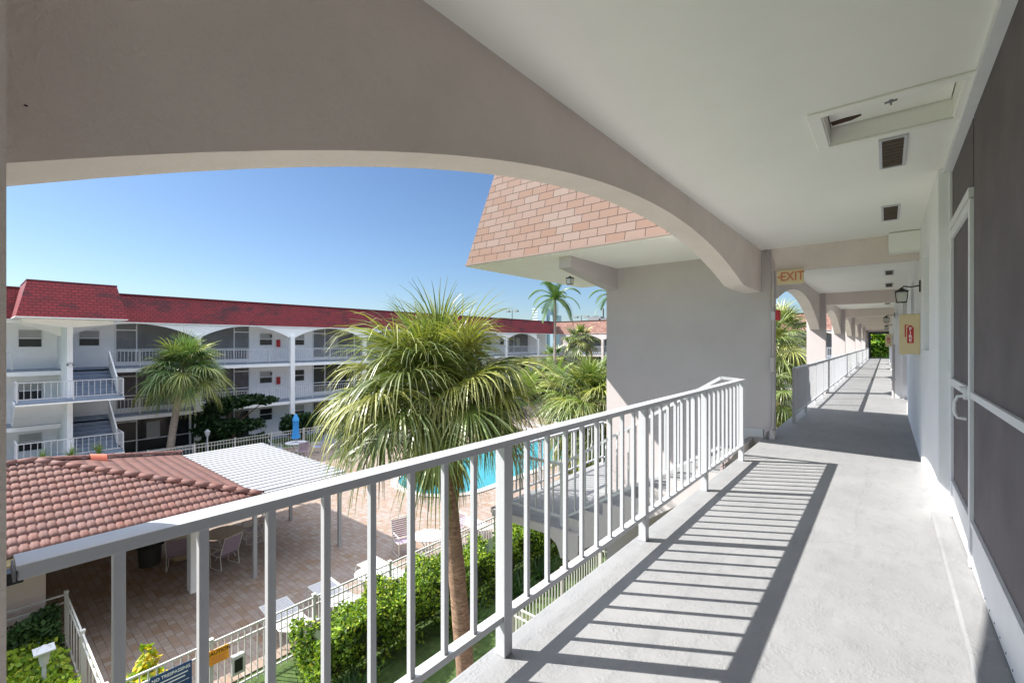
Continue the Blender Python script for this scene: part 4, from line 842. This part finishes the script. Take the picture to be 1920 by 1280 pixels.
# palms ---------------------------------------------------------------
def strip(V, F, C, p, d, sd, L, w_, g, col, tip, seg=4, twist=0):
    """one drooping leaf segment"""
    p = np.array(p, float); d = np.array(d, float); i0 = len(V); st = L/seg
    for k in range(seg+1):
        t = k/seg; ww = w_*(.55+.9*t if t < .4 else .91*(1-t)/.6)+.002; ct = [col[j]*(1-t*t)+tip[j]*t*t for j in range(3)]
        V.append(p-sd*ww); V.append(p+sd*ww); C.append(ct); C.append(ct)
        if k < seg: d = d+np.array([0, 0, -g*(.25+t)]); d /= np.linalg.norm(d); p = p+d*st
    for k in range(seg): a = i0+2*k; F.append((a, a+1, a+3, a+2))
def fan_palm(name, label, base, top, crown_r, nfr, nseg, trunk_r, pal='mix', skirt=.4, g=.55, group=None, bark='bark', segw=.016, hang=0, boots=True, lean=0, upk=1.0, under=0):
    t = thing(name, label, 'palm tree', (base[0], base[1], base[2]), group=group); b = Vector(base); tp = Vector(top)-b; m = MB(); n = 16
    pts = []; rad = []
    for k in range(n+1):
        u = k/n; p = Vector((tp.x*(u**1.3), tp.y*(u**1.3), tp.z*u)); pts.append(p); rad.append(trunk_r*(1.18-.30*u+.04*math.sin(u*37)+.03*math.sin(u*61)+(.25*math.exp(-u*12))))
    m.tube(pts, rad, 14).build('trunk', M[bark], t, smooth=True)
    c = np.array(tp); V, F, C = [], [], []; rs = random.Random(hash(label) % 1000 if False else int(base[0]*100) % 997)
    if boots:
        mb = MB()
        for k in range(46):
            a = k*2.4; z = -.75+.75*k/46; r0 = trunk_r*.85; d = Vector((math.cos(a), math.sin(a), .9)).normalized(); p = Vector(c)+Vector((math.cos(a)*r0*.7, math.sin(a)*r0*.7, z)); mb.beam(p, p+d*rs.uniform(.12, .24), .05, .02)
        mb.build('leaf_bases', M['bark'], t)
    pet = MB()
    for i in range(nfr):
        u = (i+.5)/nfr; az = i*2.39996+rs.uniform(-.25, .25); el = math.radians(84-(84+115*skirt)*u**.85*upk)+rs.uniform(-.24, .24); fs = rs.uniform(.72, 1.12)*(.70+.36*u)
        if under and i >= nfr-under: el = math.radians(rs.uniform(-70, -35)); fs *= .62
        lp_ = crown_r*rs.uniform(.42, .58)*fs; lb = crown_r*rs.uniform(.50, .66)*fs
        D = np.array([math.cos(az)*math.cos(el), math.sin(az)*math.cos(el), math.sin(el)]); p0 = c+np.array([0, 0, -.25*u]); p = p0.copy(); d = D.copy(); pp = [tuple(p)]
        for k in range(4): d = d+np.array([0, 0, -.05-.07*u]); d /= np.linalg.norm(d); p = p+d*lp_/4; pp.append(tuple(p))
        pet.tube([Vector(x) for x in pp], [.018, .015, .012, .010, .008], 4)
        sd = np.cross(d, [0, 0, 1.0]); sd /= max(1e-6, np.linalg.norm(sd)); nr_ = np.cross(sd, d); roll = rs.uniform(-.5, .5); sd2 = sd*math.cos(roll)+nr_*math.sin(roll); old = max(0, (u-.55)/.45)
        base_c = np.array((.165, .235, .055))*(1-.2*u) if pal == 'mix' else np.array((.12, .22, .07)); base_c = base_c*rs.uniform(.45, 1.05)
        if rs.random() < .25+.3*old: base_c = base_c*.5+np.array((.42, .40, .10))*.5
        if old > .75 and rs.random() < hang: base_c = np.array((.42, .30, .09))*rs.uniform(.7, 1.1)
        for j in range(nseg):
            a = -1.9+3.8*(j+.5)/nseg+rs.uniform(-.04, .04); dj = d*math.cos(a)+sd2*math.sin(a)+nr_*(.25*abs(math.sin(a))) ; dj /= np.linalg.norm(dj); L = lb*(.72+.28*math.cos(a*.8))*rs.uniform(.85, 1.12)
            sj = np.cross(dj, nr_); sj /= max(1e-6, np.linalg.norm(sj)); q_ = p+d*(lb*.16*math.cos(a)); q2 = rs.uniform(.75, 1.25); tipc = base_c*q2*.55+np.array((.42, .41, .13))*.45 if rs.random() < .5 else base_c*q2
            strip(V, F, C, q_, dj, sj*math.cos(.5)+nr_*math.sin(.5)*(1 if j % 2 else -1), L, segw*crown_r, g*(.22+.95*u)*rs.uniform(.6, 1.4), base_c*q2, tipc, 5)
    pet.build('petioles', M['frondstem'], t); npmesh('crown', V, F, C, M['frond'], t); return t
M['frondstem'] = paint("green petiole", (.20, .24, .07), .6)
fan_palm('cabbage_palm', 'tall shaggy fan palm close to the railing with a rough brown trunk', (-4.86, 4.93, GZ), (-5.12, 4.48, .52), 1.88, 122, 50, .128, g=.82, hang=.35, segw=.0056, skirt=.02, under=10)
fan_palm('cabbage_palm', 'drooping yellow green fan palm beside the stair wall', (-7.35, 12.75, GZ), (-7.27, 12.67, -.55), 2.3, 120, 36, .16, g=1.0, hang=.75, skirt=.75, segw=.008)
fan_palm('cabbage_palm', 'fan palm filling the second arch beyond the exit sign', (-4.2, 22.5, GZ), (-4.1, 22.6, 1.1), 2.3, 60, 34, .16, g=.8, hang=.4, segw=.01)
fan_palm('cabbage_palm', 'taller fan palm behind the others beyond the second arch', (-4.9, 30.0, GZ), (-4.8, 30.0, 1.9), 2.6, 54, 30, .16, g=.8, hang=.4, segw=.011)
fan_palm('cabbage_palm', 'yellowing fan palm low behind the second arch', (-3.7, 19.2, GZ), (-3.6, 19.1, -.45), 1.8, 46, 30, .15, g=.9, hang=.6, segw=.01)
fan_palm('cabbage_palm', 'round headed fan palm in front of the red roofed block', (-31.0, 7.35, GZ), (-30.5, 7.95, -.05), 2.45, 110, 30, .17, pal='dark', g=.6, hang=.15, bark='bark2', segw=.011, skirt=.22)
fan_palm('cabbage_palm', 'small fan palm against the corner between red and brown roofs', (-27.5, 45.5, GZ), (-27.4, 45.5, 2.0), 2.6, 30, 18, .2, g=.5, hang=.5, bark='bark2', segw=.025)
fan_palm('cabbage_palm', 'squat fan palm under the slender coconut palm', (-25.8, 38.0, GZ), (-25.8, 38.0, -.1), 2.2, 26, 18, .2, pal='dark', g=.5, bark='bark2', segw=.025)
def feather_palm(name, label, base, top, L, nfr, trunk_r, col, droop=.20, nl=34, ll=.5, el0=80, el1=-25, group=None, trunk=True):
    t = thing(name, label, 'palm tree', base, group=group); tp = Vector(top)-Vector(base); m = MB(); pts = [Vector((tp.x*(k/10)**1.5, tp.y*(k/10)**1.5, tp.z*k/10)) for k in range(11)]
    m.tube(pts, [trunk_r*(1.2-.5*k/10) for k in range(11)], 10).build('trunk', M['bark2'], t, smooth=True); V, F, C = [], [], []; rs = random.Random(int(base[1]*10)); rch = MB()
    for i in range(nfr):
        u = (i+.5)/nfr; az = i*2.39996; el = math.radians(el0+(el1-el0)*u); d = np.array([math.cos(az)*math.cos(el), math.sin(az)*math.cos(el), math.sin(el)]); p = np.array(tp); pp = [tuple(p)]; nst = 12; cc_ = np.array(col)*rs.uniform(.75, 1.3); Lf = L*rs.uniform(.85, 1.1)
        for k in range(nst):
            d = d+np.array([0, 0, -droop*(.5+k/nst)]); d /= np.linalg.norm(d); q_ = p+d*Lf/nst; sd = np.cross(d, [0, 0, 1.]); sd /= max(1e-6, np.linalg.norm(sd)); up_ = np.cross(sd, d)
            for e in range(max(1, nl//nst)):
                r_ = p+(q_-p)*(e/(nl//nst)); f = (k+e/(nl//nst))/nst; le = ll*(math.sin(math.pi*(.12+.86*f))**.6)
                for s_ in (-1, 1):
                    dj = sd*s_*.85+d*.5+up_*.12; dj /= np.linalg.norm(dj); strip(V, F, C, r_, dj, d*.6+up_*.3, le, .045*L/2.6, .5, cc_*rs.uniform(.8, 1.2), cc_*.9, 3)
            p = q_; pp.append(tuple(p))
        rch.tube([Vector(x) for x in pp], [.03*(1-k/14) for k in range(nst+1)], 4)
    rch.build('rachis', M['frondstem'], t); npmesh('crown', V, F, C, M['frond'], t); return t
feather_palm('coconut_palm', 'slender coconut palm rising above the far roofs', (-24.9, 36.7, GZ), (-25.0, 36.9, 5.7), 3.3, 17, .15, (.075, .15, .03), nl=48, ll=.6)
feather_palm('coconut_palm', 'coconut palm half hidden at the corner of the stair wall', (-22.6, 44.0, GZ), (-22.6, 44.3, 6.4), 3.0, 15, .15, (.075, .15, .03), nl=48, ll=.6)
feather_palm('areca_palm', 'bright yellow green feathery palm by the far end of the pool', (-20.6, 26.9, GZ), (-20.6, 26.9, -2.6), 2.6, 18, .08, (.22, .30, .03), .10, 36, .45, 82, 25)
feather_palm('areca_palm', 'second bright green feathery palm further along the court', (-22.4, 33.0, GZ), (-22.4, 33.0, -2.3), 2.6, 16, .08, (.16, .26, .03), .12, 36, .45, 82, 20)
clump_tree('dark_tree', 'dark leafy tree between the feathery palms and the far wing', (-24.0, 33.5, GZ), [(0, 0, 3.2, 1.5, 1.5, 1.2), (1.2, .5, 2.4, 1.2, 1.2, 1), (-1.2, -.5, 2.5, 1.3, 1.2, 1)], 5000, .2, DARK, (2, 3, 2), .12, mat='darkleaf')
# agave like plants under the hedge
for i, (x, y, lab) in enumerate(((-7.7, 4.6, 'dark strappy plant at the near foot of the hedge'), (-7.65, 7.4, 'dark strappy plant at the middle foot of the hedge'), (-7.6, 9.4, 'dark strappy plant at the hedge foot by the landing'), (-7.6, 10.6, 'dark strappy plant below the stair landing'))):
    t = thing('strappy_plant', lab, 'plant', (x, y, GZ), group='strappy plants at the foot of the hedge'); V, F, C = [], [], []
    for k in range(60):
        a = random.uniform(0, 6.28); e = random.uniform(.5, 1.45); d = np.array([math.cos(a)*math.cos(e), math.sin(a)*math.cos(e), math.sin(e)]); sd = np.array([-math.sin(a), math.cos(a), 0]); strip(V, F, C, (math.cos(a)*.05+random.uniform(-.2, .2), math.sin(a)*.05+random.uniform(-.35, .35), 0), d, sd, random.uniform(.45, .8), .025, .25, (.04, .09, .03), (.07, .14, .04), 4)
    npmesh('leaves', V, F, C, M['leaf'], t)
# trees beyond the end of the gallery
clump_tree('leafy_tree', 'bright leafy tree framed by the far end of the gallery', (-.6, 60, GZ), [(0, 0, 4.6, 2.6, 1.6, 1.6), (1.2, 0, 6.6, 1.8, 1.5, 1.3), (-1.6, .5, 6.4, 1.7, 1.5, 1.4), (.2, 0, 7.9, 1.6, 1.2, .9)], 14000, .2, [(.34, .50, .05), (.18, .36, .05), (.5, .56, .06), (.10, .2, .03)], (3, 3, 1, 2), .25)

# ================================================================== SKYLINE
tw = thing('glass_tower', 'hazy blue glass high rise far beyond the roofs', 'tower', (-285, 400, GZ)); MB().box(-9, -9, 0, 9, 9, 43).build('tower_block', M['skyglass'], tw); MB().box(9.0, -7, 0, 16, 9, 36).build('lower_block', M['skyglass'], tw)
m = MB()
for k in range(14): z = 4+k*3; m.box(-9.3, -9.3, z, -2, 9.3, z+.7)
m.build('balconies', M['white'], tw)
def pole(name, label, x, y, z, arms=True, grp=None):
    p = thing(name, label, 'light pole', (x, y, GZ), group=grp); MB().tube([(0, 0, 0), (0, 0, z-GZ)], .13, 6).build('pole', M['steel'], p); MB().beam((-1.2, 0, z-GZ-.1), (1.2, 0, z-GZ-.1), .12, .12).build('crossarm', M['steel'], p); MB().box(-1.9, -.4, z-GZ-.5, -.9, .4, z-GZ-.1).build('lamp_head', M['steel'], p); MB().box(.9, -.4, z-GZ-.5, 1.9, .4, z-GZ-.1).build('lamp_head', M['steel'], p)
pole('light_pole', 'twin headed light pole above the red roof', -74.3, 90, 9.8, grp='light poles beyond the roofs'); pole('light_pole', 'smaller light pole above the brown roof', -53.8, 90, 7.6, grp='light poles beyond the roofs')
up = thing('utility_pole', 'wooden utility pole with insulators beside the stair wall edge', 'utility pole', (-58.9, 110, GZ)); MB().tube([(0, 0, 0), (0, 0, 16)], .18, 6).build('pole', M['wood'], up); MB().beam((-1.2, 0, 15.2), (.3, 0, 15.2), .15, .15).beam((-1.2, 0, 13.6), (.3, 0, 13.6), .15, .15).beam((-1.2, 0, 12.0), (.3, 0, 12.0), .15, .15).build('crossarms', M['steel'], up)
wr = thing('power_line', 'thin power lines running from the utility pole', 'power line', (-58.9, 110, GZ)); MB().tube([(0, 0, 15.2), (-25, 12, 13.8), (-55, 25, 12.2)], .025, 4).tube([(0, 0, 13.6), (-25, 12, 12.6), (-55, 25, 11.4)], .025, 4).build('wires', M['steel'], wr)
for x, w_, lab in ((-30.0, .95, 'larger dark rooftop air conditioner on the brown roofed wing'), (-28.6, .7, 'smaller dark rooftop air conditioner on the brown roofed wing')):
    a = thing('air_conditioner', lab, 'air conditioner', (x, 54, GZ+9.45), group='air conditioners on the brown roof'); MB().box(-w_, -.5, 0, w_, .5, .75 if w_ > .8 else .45).build('unit_body', M['steel'], a); MB().lathe((0, 0, 0), [(.4, .76 if w_ > .8 else .46), (.4, .82 if w_ > .8 else .5)], 12).build('fan_guard', M['black'], a)
